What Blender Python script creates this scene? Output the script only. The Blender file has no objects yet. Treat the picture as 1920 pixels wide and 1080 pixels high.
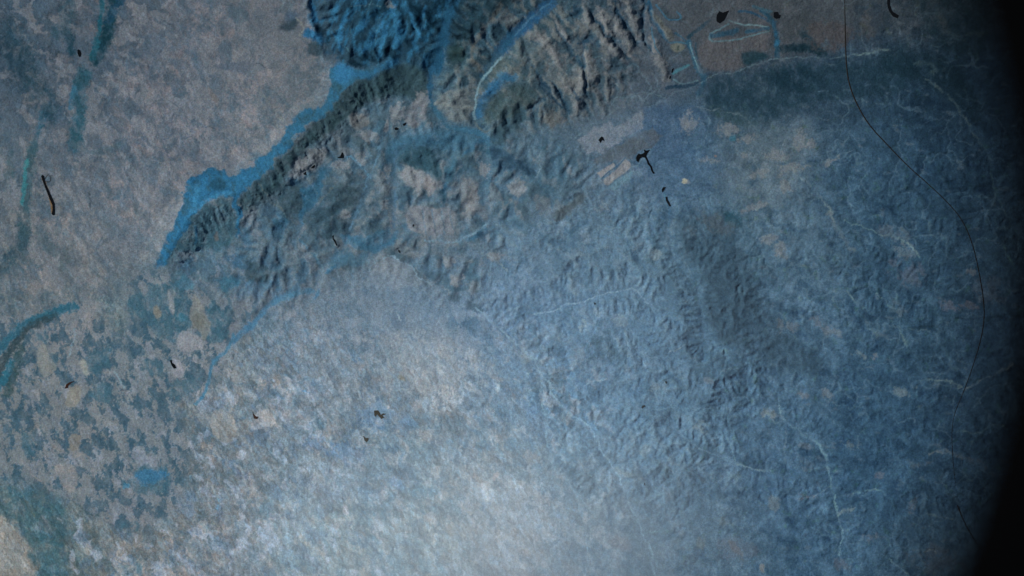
import bpy, math
import numpy as np

# ---------------------------------------------------------------- camera, world, sun, exposure
sc = bpy.context.scene
LENS = 125.0
H = 400000.0                       # metres from the camera down to the land
PXM = 36.0 / LENS * H / 1920.0     # metres of land per photo pixel
ANG = 36.0 / LENS / 1920.0         # radians per photo pixel

cd = bpy.data.cameras.new("camera")
cam = bpy.data.objects.new("camera", cd)
sc.collection.objects.link(cam)
sc.camera = cam
cd.lens = LENS
cd.sensor_width = 36.0
cd.clip_start = 0.01
cd.clip_end = 5.0e6
RIM_D = 0.2                        # the porthole rim is this far in front of the lens
COC = 250.0                        # width of its blurred edge, photo pixels
cd.dof.use_dof = True
cd.dof.focus_distance = H
cd.dof.aperture_fstop = (LENS / 1000.0) / (COC * ANG * RIM_D)

SUN_EL, SUN_AZ = 27.0, 160.0       # azimuth: direction the light comes from, counter-clockwise from +X
world = bpy.data.worlds.new("World")
sc.world = world
world.use_nodes = True
wn = world.node_tree.nodes
sky = wn.new("ShaderNodeTexSky")
sky.sky_type = 'NISHITA'
sky.sun_disc = False
sky.sun_elevation = math.radians(SUN_EL)
sky.sun_rotation = math.radians(90.0 - SUN_AZ)
bg = wn["Background"]
bg.inputs["Strength"].default_value = 0.05
world.node_tree.links.new(sky.outputs[0], bg.inputs["Color"])

sl = bpy.data.lights.new("sun", 'SUN')
sl.energy = 4.8
sl.angle = math.radians(0.5)
sl.color = (1.0, 0.965, 0.91)
sun = bpy.data.objects.new("sun", sl)
sc.collection.objects.link(sun)
from mathutils import Vector
sd = Vector((math.cos(math.radians(SUN_EL)) * math.cos(math.radians(SUN_AZ)),
             math.cos(math.radians(SUN_EL)) * math.sin(math.radians(SUN_AZ)),
             math.sin(math.radians(SUN_EL))))
sun.rotation_euler = sd.to_track_quat('Z', 'Y').to_euler()
sun.location = (0, 0, 50)

sc.view_settings.view_transform = 'Standard'
sc.view_settings.look = 'None'
sc.view_settings.gamma = 1.0
sc.view_settings.exposure = 0.54
sc.cycles.volume_bounces = 1

# ---------------------------------------------------------------- numeric helpers
F32 = np.float32
def lin(c):
    c = np.asarray(c, dtype=np.float64) / 255.0
    return np.where(c <= 0.04045, c / 12.92, ((c + 0.055) / 1.055) ** 2.4).astype(F32)

def hash2(ix, iy, seed):
    h = (ix.astype(np.int64) * 374761393 + iy.astype(np.int64) * 668265263 + seed * 1442695041) & 0xFFFFFFFF
    h = ((h ^ (h >> 13)) * 1274126177) & 0xFFFFFFFF
    h = ((h ^ (h >> 16)) * 2246822519) & 0xFFFFFFFF
    h = h ^ (h >> 15)
    return (h & 0xFFFFFF).astype(F32) / F32(0xFFFFFF)

def vnoise(x, y, seed):
    """gradient noise, about -1..1"""
    ix = np.floor(x); iy = np.floor(y)
    fx = (x - ix).astype(F32); fy = (y - iy).astype(F32)
    ix = ix.astype(np.int64); iy = iy.astype(np.int64)
    def g(dx, dy):
        a = hash2(ix + dx, iy + dy, seed) * F32(2 * math.pi)
        return np.cos(a) * (fx - dx) + np.sin(a) * (fy - dy)
    u = fx * fx * fx * (fx * (fx * 6 - 15) + 10); v = fy * fy * fy * (fy * (fy * 6 - 15) + 10)
    a = g(0, 0); b = g(1, 0); c = g(0, 1); d = g(1, 1)
    a = a + (b - a) * u; c = c + (d - c) * u
    return (a + (c - a) * v) * F32(1.5)

def fbm(x, y, scale, seed, octs=4, gain=0.5, rot=0.0, stretch=1.0):
    """scale in px; stretch > 1 draws features out along direction rot (degrees, image axes)"""
    c, s = math.cos(math.radians(rot)), math.sin(math.radians(rot))
    u = (x * c + y * s) / (scale * stretch); v = (-x * s + y * c) / scale
    out = 0; amp = 1.0; tot = 0
    for o in range(octs):
        out = out + vnoise(u + 17.3 * o, v - 9.1 * o, seed + o) * F32(amp)
        tot += amp; amp *= gain
        u, v = (u * 1.62 + v * 1.18) , (-u * 1.18 + v * 1.62)
        if stretch != 1.0:
            pass
    return out / F32(tot) * F32(1.6)

def fbm_a(x, y, scale, seed, octs=4, gain=0.5, rot=0.0, stretch=1.0):
    """like fbm, octaves keep the same direction of stretch"""
    c, s = math.cos(math.radians(rot)), math.sin(math.radians(rot))
    u = (x * c + y * s) / (scale * stretch); v = (-x * s + y * c) / scale
    out = 0; amp = 1.0; tot = 0; f = 1.0
    for o in range(octs):
        out = out + vnoise(u * f + 17.3 * o, v * f - 9.1 * o, seed + o) * F32(amp)
        tot += amp; amp *= gain; f *= 1.93
    return out / F32(tot) * F32(1.6)

def cells(x, y, scale, seed, rot=0.0, stretch=1.0):
    """Voronoi: random value per cell (two of them) and distance to border"""
    c, s = math.cos(math.radians(rot)), math.sin(math.radians(rot))
    u = (x * c + y * s) / (scale * stretch); v = (-x * s + y * c) / scale
    iu = np.floor(u).astype(np.int64); iv = np.floor(v).astype(np.int64)
    d1 = np.full(u.shape, 9.0, F32); d2 = d1.copy()
    r1 = np.zeros(u.shape, F32); r2 = r1.copy()
    for dx in (-1, 0, 1):
        for dy in (-1, 0, 1):
            cx = iu + dx; cy = iv + dy
            px = cx + hash2(cx, cy, seed); py = cy + hash2(cx, cy, seed + 1)
            d = np.hypot(u - px, v - py).astype(F32)
            new = d < d1
            d2 = np.where(new, d1, np.minimum(d2, d))
            r1 = np.where(new, hash2(cx, cy, seed + 2), r1)
            r2 = np.where(new, hash2(cx, cy, seed + 3), r2)
            d1 = np.where(new, d, d1)
    return r1, r2, d2 - d1

def sstep(a, b, x):
    t = np.clip((x - a) / (b - a), 0, 1)
    return (t * t * (3 - 2 * t)).astype(F32)

def chaikin(p, n=2, closed=False):
    p = np.asarray(p, float)
    for _ in range(n):
        if closed:
            q = np.roll(p, -1, 0)
            p = np.stack([p * .75 + q * .25, p * .25 + q * .75], 1).reshape(-1, 2)
        else:
            a, b = p[:-1], p[1:]
            m = np.stack([a * .75 + b * .25, a * .25 + b * .75], 1).reshape(-1, 2)
            p = np.vstack([p[:1], m, p[-1:]])
    return p

def grow_axis(a, b, step, far, g=1.13):
    core = list(np.arange(a, b + step * .5, step))
    s = step; lo = []; hi = []; x = core[0]
    while x > -far:
        s *= g; x -= s; lo.append(x)
    s = step; x = core[-1]
    while x < far:
        s *= g; x += s; hi.append(x)
    return np.array(lo[::-1] + core + hi)

class Grid:
    def __init__(self, xs, ys, warp=3.0):
        self.xs, self.ys = xs, ys
        self.X, self.Y = np.meshgrid(xs, ys)
        self.X = self.X.astype(F32); self.Y = self.Y.astype(F32)
        w1 = fbm(self.X, self.Y, 22, 901, 4, .6); w2 = fbm(self.X, self.Y, 22, 951, 4, .6)
        self.WX = self.X + w1 * F32(warp); self.WY = self.Y + w2 * F32(warp)
    def box(self, p, pad):
        x0, x1 = np.searchsorted(self.xs, (p[:, 0].min() - pad, p[:, 0].max() + pad))
        y0, y1 = np.searchsorted(self.ys, (p[:, 1].min() - pad, p[:, 1].max() + pad))
        return slice(y0, y1), slice(x0, x1)
    def line(self, pts, pad, smooth=2, warp=1.0):
        """distance to a polyline and position 0..1 along it, inside a box"""
        p = chaikin(pts, smooth); sl_ = self.box(p, pad + 6)
        x = self.X[sl_] + (self.WX[sl_] - self.X[sl_]) * F32(warp)
        y = self.Y[sl_] + (self.WY[sl_] - self.Y[sl_]) * F32(warp)
        best = np.full(x.shape, 1e6, F32); tt = np.zeros(x.shape, F32); side = np.zeros(x.shape, F32)
        L = np.hypot(*(p[1:] - p[:-1]).T); cum = np.concatenate([[0], np.cumsum(L)]); tot = cum[-1]
        for i in range(len(p) - 1):
            ax, ay = p[i]; dx, dy = p[i + 1] - p[i]; l2 = dx * dx + dy * dy + 1e-9
            t = np.clip(((x - ax) * dx + (y - ay) * dy) / l2, 0, 1)
            qx = x - ax - t * dx; qy = y - ay - t * dy
            d = np.hypot(qx, qy)
            m = d < best
            best = np.where(m, d, best); tt = np.where(m, (cum[i] + t * L[i]) / tot, tt)
            side = np.where(m, np.sign(dx * qy - dy * qx), side)
        return sl_, best, tt.astype(F32), side
    def poly(self, pts, pad=12, smooth=1, warp=1.0):
        """signed distance to a polygon (inside negative)"""
        p = chaikin(pts, smooth, True) if smooth else np.asarray(pts, float)
        sl_ = self.box(p, pad + 6)
        x = self.X[sl_] + (self.WX[sl_] - self.X[sl_]) * F32(warp)
        y = self.Y[sl_] + (self.WY[sl_] - self.Y[sl_]) * F32(warp)
        best = np.full(x.shape, 1e6, F32); ins = np.zeros(x.shape, bool)
        for i in range(len(p)):
            ax, ay = p[i]; bx, by = p[(i + 1) % len(p)]; dx, dy = bx - ax, by - ay
            t = np.clip(((x - ax) * dx + (y - ay) * dy) / (dx * dx + dy * dy + 1e-9), 0, 1)
            best = np.minimum(best, np.hypot(x - ax - t * dx, y - ay - t * dy))
            if dy != 0:
                c = ((ay > y) != (by > y)) & (x < dx * (y - ay) / dy + ax)
                ins ^= c
        return sl_, np.where(ins, -best, best)

def T(ox, oy, k, *pts):
    return [(ox + x / k, oy + y / k) for x, y in pts]

# ---------------------------------------------------------------- traced features, photo pixels
CREST = [(300, 500), (322, 462), (345, 425), (362, 398), (400, 375), (440, 366), (485, 338), (520, 302), (549, 268),
         (567, 242), (595, 225), (617, 212), (632, 190), (646, 165), (672, 150), (717, 135), (747, 116)]
BLUEBAND = [(292, 508), (300, 478), (318, 440), (333, 408), (346, 382), (345, 365), (352, 345), (365, 330), (385, 318),
            (402, 315), (420, 323), (434, 333), (450, 328), (478, 308), (500, 290), (520, 270), (532, 260), (543, 235),
            (562, 212), (585, 204), (610, 198), (620, 168), (625, 145), (618, 124), (640, 117), (656, 130), (700, 130),
            (725, 120), (745, 106), (748, 116), (717, 135), (672, 151), (646, 165), (633, 190), (617, 212), (595, 225), (567, 242),
            (549, 268), (520, 302), (485, 338), (462, 352), (449, 364), (453, 400), (450, 442), (444, 444), (443, 400),
            (437, 375), (420, 366), (395, 372), (376, 382), (366, 400), (356, 418), (344, 440), (327, 466), (309, 492)]
VALLEYS = [  # (points, width, depth)
    ([(880, -60), (872, -10), (850, 20), (834, 60), (828, 110), (814, 132), (806, 165), (806, 190), (816, 206), (832, 228), (850, 242), (900, 249)], 13, 1.0),
    ([(1060, -40), (1030, 8), (1010, 20), (985, 45), (965, 65), (945, 85), (930, 105), (910, 135), (897, 155), (892, 178), (890, 205), (890, 232), (900, 249)], 9, .9),
    ([(900, 249), (912, 270), (906, 300), (908, 330), (902, 365), (915, 400), (925, 418)], 8, .6),
    ([(640, 140), (628, 118), (610, 90), (604, 60), (590, 30), (580, -30)], 7, .7),
    ([(1640, 97), (1600, 101), (1560, 112), (1500, 105), (1470, 110), (1435, 113), (1385, 135), (1345, 141), (1322, 148), (1310, 160), (1270, 172), (1255, 184), (1240, 182), (1215, 172), (1177, 180), (1155, 185), (1145, 200), (1140, 225), (1120, 232), (1090, 247), (1075, 262)], 7, .5),
    ([(1200, -30), (1225, 5), (1235, 35), (1262, 60), (1287, 76), (1297, 100), (1308, 130), (1318, 146)], 7, .5),
    ([(1306, 200), (1330, 207), (1345, 206), (1380, 212), (1410, 232), (1425, 262), (1445, 290), (1480, 315)], 5, .35),
    ([(890, 577), (915, 595), (945, 625), (980, 655), (1010, 690), (1032, 730), (1045, 757), (1070, 780), (1095, 790), (1115, 817), (1130, 852), (1147, 870), (1160, 897), (1172, 922), (1182, 950), (1200, 982), (1205, 1002), (1217, 1025), (1230, 1080), (1236, 1130)], 5, .5),
    ([(1010, 690), (1017, 740), (1021, 785), (1027, 825), (1030, 865), (1045, 890), (1077, 915), (1088, 950), (1097, 1010), (1106, 1070)], 5, .4),
    ([(1457, 760), (1465, 785), (1495, 805), (1530, 830), (1545, 845), (1552, 880), (1558, 905), (1565, 935), (1573, 968), (1580, 1000), (1575, 1040)], 6, .4),
    ([(1520, 350), (1550, 395), (1575, 435), (1600, 468), (1640, 500), (1700, 540), (1760, 560)], 6, .4),
    ([(640, 300), (660, 290), (685, 320), (692, 345), (680, 380), (660, 415), (650, 450), (640, 470), (600, 500), (590, 540), (565, 585), (560, 610)], 5, .4),
    ([(540, 548), (510, 565), (490, 592), (465, 612), (440, 635), (430, 660), (400, 673), (393, 702), (387, 735), (370, 755), (345, 765)], 7, .4),
    ([(560, 440), (555, 425), (590, 380), (603, 340), (612, 320)], 8, .5),
    ([(735, 285), (740, 330), (735, 400), (742, 420), (735, 450), (700, 468), (690, 478)], 6, .4),
    ([(1240, 360), (1252, 392), (1256, 440), (1262, 480), (1300, 530), (1315, 570), (1322, 640)], 6, .4),
    ([(1000, 588), (1030, 583), (1045, 580), (1060, 570), (1085, 568), (1110, 560), (1150, 545), (1190, 542), (1205, 555), (1218, 572)], 5, .3),
    ([(1260, 800), (1300, 835), (1340, 852), (1380, 870), (1440, 886)], 5, .3),
    ([(1740, 150), (1775, 175), (1800, 205), (1812, 235), (1840, 266), (1860, 297), (1862, 342), (1875, 390), (1910, 432)], 5, .3),
]

# ---------------------------------------------------------------- relief: stream-power erosion of the land
EX0, ES = -120.0, 2.2
eg = Grid(np.arange(EX0, 2041.0, ES), np.arange(EX0, 1201.0, ES), 4.0)
ex, ey = eg.X, eg.Y
def region(g, pts, soft, warp=3.0):
    m = np.zeros(g.X.shape, F32)
    sl_, d = g.poly(pts, soft + 5, 2, warp)
    m[sl_] = 1 - sstep(-soft, soft, d)
    return m
MOUNT = [(572, -260), (560, 0), (575, 50), (600, 90), (640, 120), (700, 125), (750, 112), (800, 150), (815, 200), (880, 240),
         (930, 250), (1010, 230), (1080, 230), (1130, 210), (1180, 160), (1200, 80), (1190, -260)]
HILLS = [(450, 370), (560, 270), (700, 150), (800, 200), (920, 250), (1000, 260), (1150, 330), (1240, 400), (1330, 480), (1450, 600),
         (1400, 800), (1250, 960), (1060, 960), (1000, 720), (900, 560), (700, 470), (560, 560), (460, 530), (440, 440)]
EASTHILLS = [(1240, 380), (1340, 420), (1700, 300), (2200, 200), (2200, 1300), (1300, 1300), (1230, 900), (1180, 700)]
upl = np.full(ex.shape, 0.10, F32)
upl += 0.30 * region(eg, EASTHILLS, 70)
upl += 0.46 * region(eg, HILLS, 50)
upl += 0.62 * region(eg, MOUNT, 22)
upl += 0.3 * region(eg, [(1080, -200), (1300, -200), (1700, -200), (1800, 60), (1640, 100), (1300, 170), (1140, 230), (1050, 200)], 25)
sl_, d, t, s = eg.line(CREST, 90, 2, .6)
upl[sl_] += .25 * np.exp(-(d / np.where(s > 0, 38.0, 16.0)) ** 2)
plain = region(eg, [(-300, -300), (560, -300), (565, 60), (620, 110), (600, 200), (520, 262), (450, 325), (350, 330), (335, 400), (290, 500),
                    (290, 620), (400, 760), (700, 560), (900, 640), (1000, 760), (1020, 1400), (-300, 1400)], 12)
upl = upl * (1 - 0.75 * plain)
for pts, w, dep in VALLEYS:
    sl_, d, t, s = eg.line(pts, w * 3, 2, .7)
    upl[sl_] *= 1 - 0.93 * np.exp(-(d / (w * .9)) ** 2)
upl *= 1 + 0.35 * fbm(ex, ey, 60, 5, 3)

h = 60 * fbm(ex, ey, 160, 11, 6, .55) + 330 * upl + 3 * fbm(ex, ey, 9, 31, 2)
NY, NX = h.shape
idx = np.arange(NY * NX).reshape(NY, NX)
edge = np.zeros(h.shape, bool); edge[0] = edge[-1] = True; edge[:, 0] = edge[:, -1] = True
offs = [(dy, dx, math.hypot(dx, dy)) for dy in (-1, 0, 1) for dx in (-1, 0, 1) if dx or dy]
h = h.astype(np.float64)
jit = hash2(idx % NX, idx // NX, 77) * 0.5 + 0.75
def receivers(h):
    best = np.zeros(h.shape); rc = idx.copy(); dist = np.ones(h.shape)
    hp = np.pad(h, 1, mode='edge')
    for k, (dy, dx, L) in enumerate(offs):
        nb = hp[1 + dy:1 + dy + NY, 1 + dx:1 + dx + NX]
        sdrop = (h - nb) / L
        m = sdrop > best
        m[0] &= dy >= 0; m[-1] &= dy <= 0; m[:, 0] &= dx >= 0; m[:, -1] &= dx <= 0
        best = np.where(m, sdrop, best)
        rc = np.where(m, idx + dy * NX + dx, rc); dist = np.where(m, L, dist)
    rc = np.where(edge, idx, rc)
    return rc.ravel(), dist.ravel()
def levels(rc):
    n = rc.size; depth = (rc != np.arange(n)).astype(np.int64); p = rc.copy()
    for _ in range(13):
        nd = depth + depth[p]
        if (nd == depth).all(): break
        depth = nd; p = p[p]
    order = np.argsort(depth, kind='stable')
    cut = np.searchsorted(depth[order], np.arange(depth.max() + 2))
    return [order[cut[i]:cut[i + 1]] for i in range(len(cut) - 1)]
area = None
DIFF = 0.04 + 0.15 * np.clip(region(eg, MOUNT, 22) + region(eg, [(440, 372), (600, 250), (760, 175), (900, 250), (1080, 270), (1100, 340), (930, 470), (880, 580), (700, 480), (560, 600), (420, 640), (320, 510)], 30), 0, 1)
ITER = 30
for it in range(ITER):
    rc, dist = receivers(h)
    lev = levels(rc)
    A = np.ones(rc.size)
    for L in reversed(lev[1:]):
        np.add.at(A, rc[L], A[L])
    Ff = 0.24 * (A ** 0.5) / dist
    hv = (h + 24.0 * upl).ravel()
    hb = h.ravel()
    hv = np.where(edge.ravel(), hb, hv)
    for L in lev[1:]:
        hv[L] = (hv[L] + Ff[L] * hv[rc[L]]) / (1 + Ff[L])
    h = hv.reshape(h.shape)
    lap = np.zeros_like(h)
    lap[1:-1, 1:-1] = (h[2:, 1:-1] + h[:-2, 1:-1] + h[1:-1, 2:] + h[1:-1, :-2] - 4 * h[1:-1, 1:-1])
    h = h + DIFF * lap
    if it < 8:   # fill pits a little so that the streams join
        hp = np.pad(h, 1, mode='edge')
        mn = np.min([hp[1 + dy:1 + dy + NY, 1 + dx:1 + dx + NX] for dy, dx, _ in offs], 0)
        h = np.where((h < mn) & ~edge, mn + 0.5, h)
area = A.reshape(h.shape)
def blur(a, n):
    for _ in range(n):
        p = np.pad(a, 1, mode='edge')
        a = (p[1:-1, 1:-1] * 4 + p[:-2, 1:-1] * 2 + p[2:, 1:-1] * 2 + p[1:-1, :-2] * 2 + p[1:-1, 2:] * 2 + p[:-2, :-2] + p[:-2, 2:] + p[2:, :-2] + p[2:, 2:]) / 16
    return a
big = blur(h, 70)
det = h - big
rms = np.sqrt(blur(det * det, 50)) + 1e-3
ampm = 9 + 22 * region(eg, EASTHILLS, 70) + 27 * region(eg, HILLS, 50) + (58 - 40 * sstep(930, 1050, ex)) * region(eg, MOUNT, 22)
ampm += 26 * np.clip((DIFF - .04) / .15, 0, 1)
ampm *= 1 + .5 * np.clip(fbm(ex, ey, 110, 15, 3), -1, 1)
ampm *= 1 - .5 * plain
h = big * .5 + det / rms * ampm
print("relief", h.min(), h.max(), float(np.median(rms)))
stream = blur(np.clip((np.log2(area) - 4.0) / 6.0, 0, 1), 1)
valleyness = blur(h, 22) - h
rills = np.clip((np.log2(area) - 6.3) / 2.2, 0, 1)

# ---------------------------------------------------------------- the fine land grid
G = Grid(grow_axis(-40.0, 1960.0, 1.5, 30000), grow_axis(-40.0, 1120.0, 1.5, 30000), 3.2)
X, Y, WX, WY = G.X, G.Y, G.WX, G.WY
def sample(a):
    wx = X + (WX - X) * F32(.5); wy = Y + (WY - Y) * F32(.5)
    u = np.clip((wx - EX0) / ES, 0, NX - 1.001); v = np.clip((wy - EX0) / ES, 0, NY - 1.001)
    iu = u.astype(int); iv = v.astype(int); fu = u - iu; fv = v - iv
    return ((a[iv, iu] * (1 - fu) + a[iv, iu + 1] * fu) * (1 - fv) + (a[iv + 1, iu] * (1 - fu) + a[iv + 1, iu + 1] * fu) * fv).astype(F32)
Z = sample(h); STR = sample(stream); VAL = sample(valleyness); UP = sample(upl.astype(np.float64)); RIL = sample(rills)
VALN = np.clip(VAL / (25 + 110 * np.clip(UP, 0, 1)), -1, 1)

# base colour of the land, optical falloff at top and right painted in: (x, y, r, g, b)
BASE = [
 (0,0,66,78,92),(200,0,80,84,94),(400,0,96,98,108),(520,0,98,102,116),(700,0,20,78,112),(850,0,30,84,116),(1000,0,66,82,96),(1180,0,76,84,98),(1350,0,76,80,92),(1520,0,72,78,90),(1700,0,78,86,100),(1900,0,66,84,106),
 (0,150,62,74,88),(130,150,74,82,94),(300,150,96,98,108),(460,120,108,108,118),(560,110,104,108,120),(720,80,30,88,124),(780,180,72,92,108),(930,170,82,96,106),(1080,150,94,100,110),(1200,120,84,92,108),(1400,90,84,84,94),(1400,170,54,80,104),(1560,160,58,80,104),(1750,150,52,80,108),(1900,150,54,84,116),
 (0,300,92,98,106),(150,280,96,100,110),(300,270,108,108,118),(480,240,112,114,124),(620,290,82,100,118),(760,300,84,108,130),(860,280,80,108,132),(1000,300,84,108,132),(1130,300,98,114,136),(1250,300,84,110,142),(1450,300,104,118,136),(1600,320,66,96,126),(1800,320,56,88,120),(1920,320,62,94,128),
 (0,450,112,112,116),(150,450,114,114,120),(280,400,118,118,126),(400,470,84,108,124),(520,430,84,100,112),(640,420,88,106,122),(800,420,108,120,138),(950,430,98,122,148),(1100,430,98,122,148),(1200,480,102,128,156),(1340,480,76,104,130),(1500,450,90,114,140),(1680,450,62,92,122),(1850,450,62,92,122),(1920,480,72,102,134),
 (0,600,92,104,112),(130,600,118,118,120),(280,600,86,108,118),(420,560,84,108,122),(540,570,110,122,138),(680,600,112,128,150),(820,560,108,128,154),(950,600,106,132,164),(1100,620,104,132,164),(1220,650,98,126,158),(1350,620,82,112,142),(1500,620,84,112,142),(1700,620,68,98,128),(1900,620,64,94,128),
 (0,750,96,106,108),(120,760,110,114,116),(280,740,98,112,120),(430,720,124,128,136),(600,700,124,134,150),(800,700,130,140,158),(950,720,116,138,166),(1100,760,104,134,168),(1250,780,102,132,164),(1450,760,88,118,150),(1650,760,66,100,134),(1850,760,68,100,134),
 (0,880,88,106,112),(150,880,112,116,118),(280,880,84,106,118),(400,860,118,122,130),(550,860,120,130,142),(720,860,118,136,156),(900,880,134,148,168),(1050,880,118,142,168),(1250,880,104,132,162),(1450,900,88,118,152),(1650,900,66,102,138),(1850,900,70,104,140),
 (0,1010,128,124,122),(100,1010,88,104,110),(250,1000,124,124,128),(400,1020,126,128,136),(600,1020,126,138,148),(800,1020,128,144,160),(980,1000,136,149,169),(1075,990,128,146,170),(1150,1020,120,141,166),(1350,1020,106,132,160),(1550,1020,84,116,150),(1750,1020,82,112,144),(1900,1040,80,110,144),
]
den = np.full(X.shape, 1e-6, F32); C = np.zeros(X.shape + (3,), F32)
bx = np.clip(WX + 2 * (WX - X), -100, 2020); by = np.clip(WY + 2 * (WY - Y), -80, 1160)
LB = lin(np.array([b[2:] for b in BASE]))
for b, col in zip(BASE, LB):
    w = np.exp(-((bx - b[0]) ** 2 + (by - b[1]) ** 2) / F32(2 * 58.0 ** 2)) + F32(1e-9)
    den += w; C += w[..., None] * col
C /= den[..., None]
_g = C.mean(-1, keepdims=True)
C = _g + (C - _g) * (.92 + .16 * sstep(500, 900, X))[..., None]
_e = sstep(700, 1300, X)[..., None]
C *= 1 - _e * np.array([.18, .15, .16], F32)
C *= 1 - (sstep(1300, 1750, X) * sstep(500, 0, Y))[..., None] * F32(.22)  # vignette dimming towards the top right, painted into the albedo

def mix(mask, col, sl_=None):
    """blend the albedo towards a colour"""
    col = lin(col)
    if sl_ is None:
        C[:] = C + (col - C) * mask[..., None]
    else:
        C[sl_] = C[sl_] + (col - C[sl_]) * mask[..., None]
def mul(f, sl_=None):
    if sl_ is None: C[:] = C * (f if f.ndim == 3 else f[..., None])
    else: C[sl_] = C[sl_] * (f if f.ndim == 3 else f[..., None])

# where each character of land lies
LEFT = 1 - sstep(420, 760, X + (Y - 540) * F32(-.25))      # pale plateau country
SOUTH = sstep(520, 760, Y) * (1 - sstep(880, 1350, X + 90 * vnoise(X / 120, Y / 120, 5)))
EAST = sstep(1150, 1400, X)
FARM = np.clip(LEFT + SOUTH, 0, 1) * (1 - np.clip(UP * 1.1, 0, .85))

# soil and scrub mottling: warped patches with crisp edges at several sizes, and thin veins
wa = fbm(X, Y, 45, 1001, 4, .6); wb = fbm(X, Y, 45, 1031, 4, .6)
QX = X + 13 * wa; QY = Y + 13 * wb
n1 = fbm_a(QX, QY, 13, 101, 4, .6, 66, 2.3); n2 = fbm_a(QX, QY, 34, 141, 5, .6, 58, 1.7)
n3 = fbm(X, Y, 90, 181, 4, .55); n4 = fbm(X, Y, 5, 221, 3, .75); n5 = fbm(QX, QY, 26, 261, 5, .62)
r1, r2, bd = cells(QX + n1 * 2, QY + n1 * 2, 8, 301, 62, 1.9)
q1, q2, qd = cells(QX + n5 * 4, QY + n5 * 4, 22, 341, 60, 1.7)
def crisp(n, k): return np.tanh(n * k)
p1 = crisp(n1 + .3 * n4, 4.0); p2 = crisp(n2 + .25 * n4, 5.0); p5 = crisp(n5 + .2 * n4, 5.0)
west = sstep(560, 300, X)
scrub = .34 * p1 + .38 * p2 + .42 * p5 + .5 * n4
calm = np.clip(.75 + .9 * fbm(X, Y, 130, 1061, 3), .25, 1.5) * (1 - .4 * np.clip(EAST + UP, 0, 1))
mul(np.exp(-.27 * calm * scrub))
hue = calm * np.clip(.45 * p2 + .45 * p5 + .35 * p1 + (r1 - .5) * .5 * FARM, -1.2, 1.2)
tint = np.stack([1 - .20 * hue, 1 - .015 * hue, 1 + .06 * hue], -1)
mul(tint)
mul(1 + FARM * ((r2 - .5) * .16 + (q2 - .5) * .14) + (1 - FARM) * (q1 - .5) * .12)
mul(np.exp(.26 * n4 * (1 - .2 * EAST)))
def veins(scale, seed, width, gate):
    v = np.abs(fbm(X + 4 * wa, Y + 4 * wb, scale, seed, 3, .42)) * F32(scale)
    g = sstep(gate, gate + .35, fbm(X, Y, scale * 1.6, seed + 60, 3) + .25)
    return (1 - sstep(width * .4, width, v)) * g
vl = veins(60, 1101, 4.2, .15); vd = veins(44, 1201, 4.0, .2); vf = veins(26, 1301, 2.6, .25)
mix(vl * (.26 - .08 * EAST) * (1 - .8 * LEFT), (122, 144, 164))
mul(np.exp(-.07 * EAST * p5 - .07 * EAST * p2) * (1.05 + .10 * EAST))
mul(1 - (.20 * vd + .16 * vf)[..., None] * np.array([1.1, .75, .5], F32))
# scattered pale bare patches and pale orchards of the east
pale = sstep(.42, .8, fbm_a(X, Y, 17, 401, 4, .6, 10, 1.8) + .35 * n3) * EAST
mix(pale * .30, (118, 128, 142))
dk = sstep(.1, .75, fbm_a(X, Y, 26, 441, 5, .66, 5, 1.9) + .3 * n3) * (EAST * .9 + .2)
mul(1 - dk[..., None] * np.array([.32, .20, .12], F32))
grn = sstep(.35, .9, fbm(X, Y, 19, 471, 4, .6)) * EAST
mul(1 - grn[..., None] * np.array([.0, -.02, .22], F32))
brights = sstep(.30, .42, fbm_a(QX, QY, 22, 481, 4, .55, 55, 1.8) + .35 * n3 + .1 * n4) * SOUTH
mix(brights * .5, (166, 168, 184))
darks = sstep(.22, .38, fbm_a(QX, QY, 30, 491, 5, .55, 50, 1.8) - .2 * n3 + .1 * n4) * SOUTH
mix(darks * .42, (86, 108, 134))
ruddy = sstep(.55, .9, fbm_a(X, Y, 16, 511, 3, .6, 40, 1.4) + .2 * n3) * np.clip(SOUTH + .35 * LEFT, 0, 1)
mix(ruddy * .35, (140, 124, 122))

# valley floors greener and bluer, ridges barer, in the hill country
hillw = np.clip(UP * 1.6, 0, 1) * (1 - FARM)
mul(1 + hillw[..., None] * VALN[..., None] * np.array([-.20, -.07, .03], F32))
mix(RIL * np.clip(.15 * EAST + .30 * np.clip(UP * 2, 0, 1), 0, .36) * (1 - .8 * LEFT) * sstep(-.5, .4, n3 + .3), (126, 150, 170))
mul(1 + (STR * hillw)[..., None] * np.array([-.06, .02, .04], F32))

# darker streaks and paler fields of the western plateau
fx_ = LEFT * sstep(640, 520, Y)
sk = fbm_a(QX, QY, 22, 1701, 5, .55, 84, 2.4); sk2 = fbm_a(QX, QY, 30, 1751, 5, .58, 40, 1.6); sk3 = fbm(X, Y, 150, 1791, 2)
mix(fx_ * sstep(.05, .30, sk + .5 * sk3 + .25 * sstep(330, 60, X)) * .42, (72, 88, 103))
mix(fx_ * sstep(.10, .34, sk2 - .5 * sk3) * .34, (86, 99, 114))
mix(fx_ * sstep(.12, .30, -sk2 + .4 * sk3 + .1 * n4) * .42, (132, 129, 135))
mix((LEFT * sstep(700, 900, Y) + SOUTH * .5) * sstep(.15, .3, sk2 + .1 * n4) * .3, (104, 116, 128))
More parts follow.
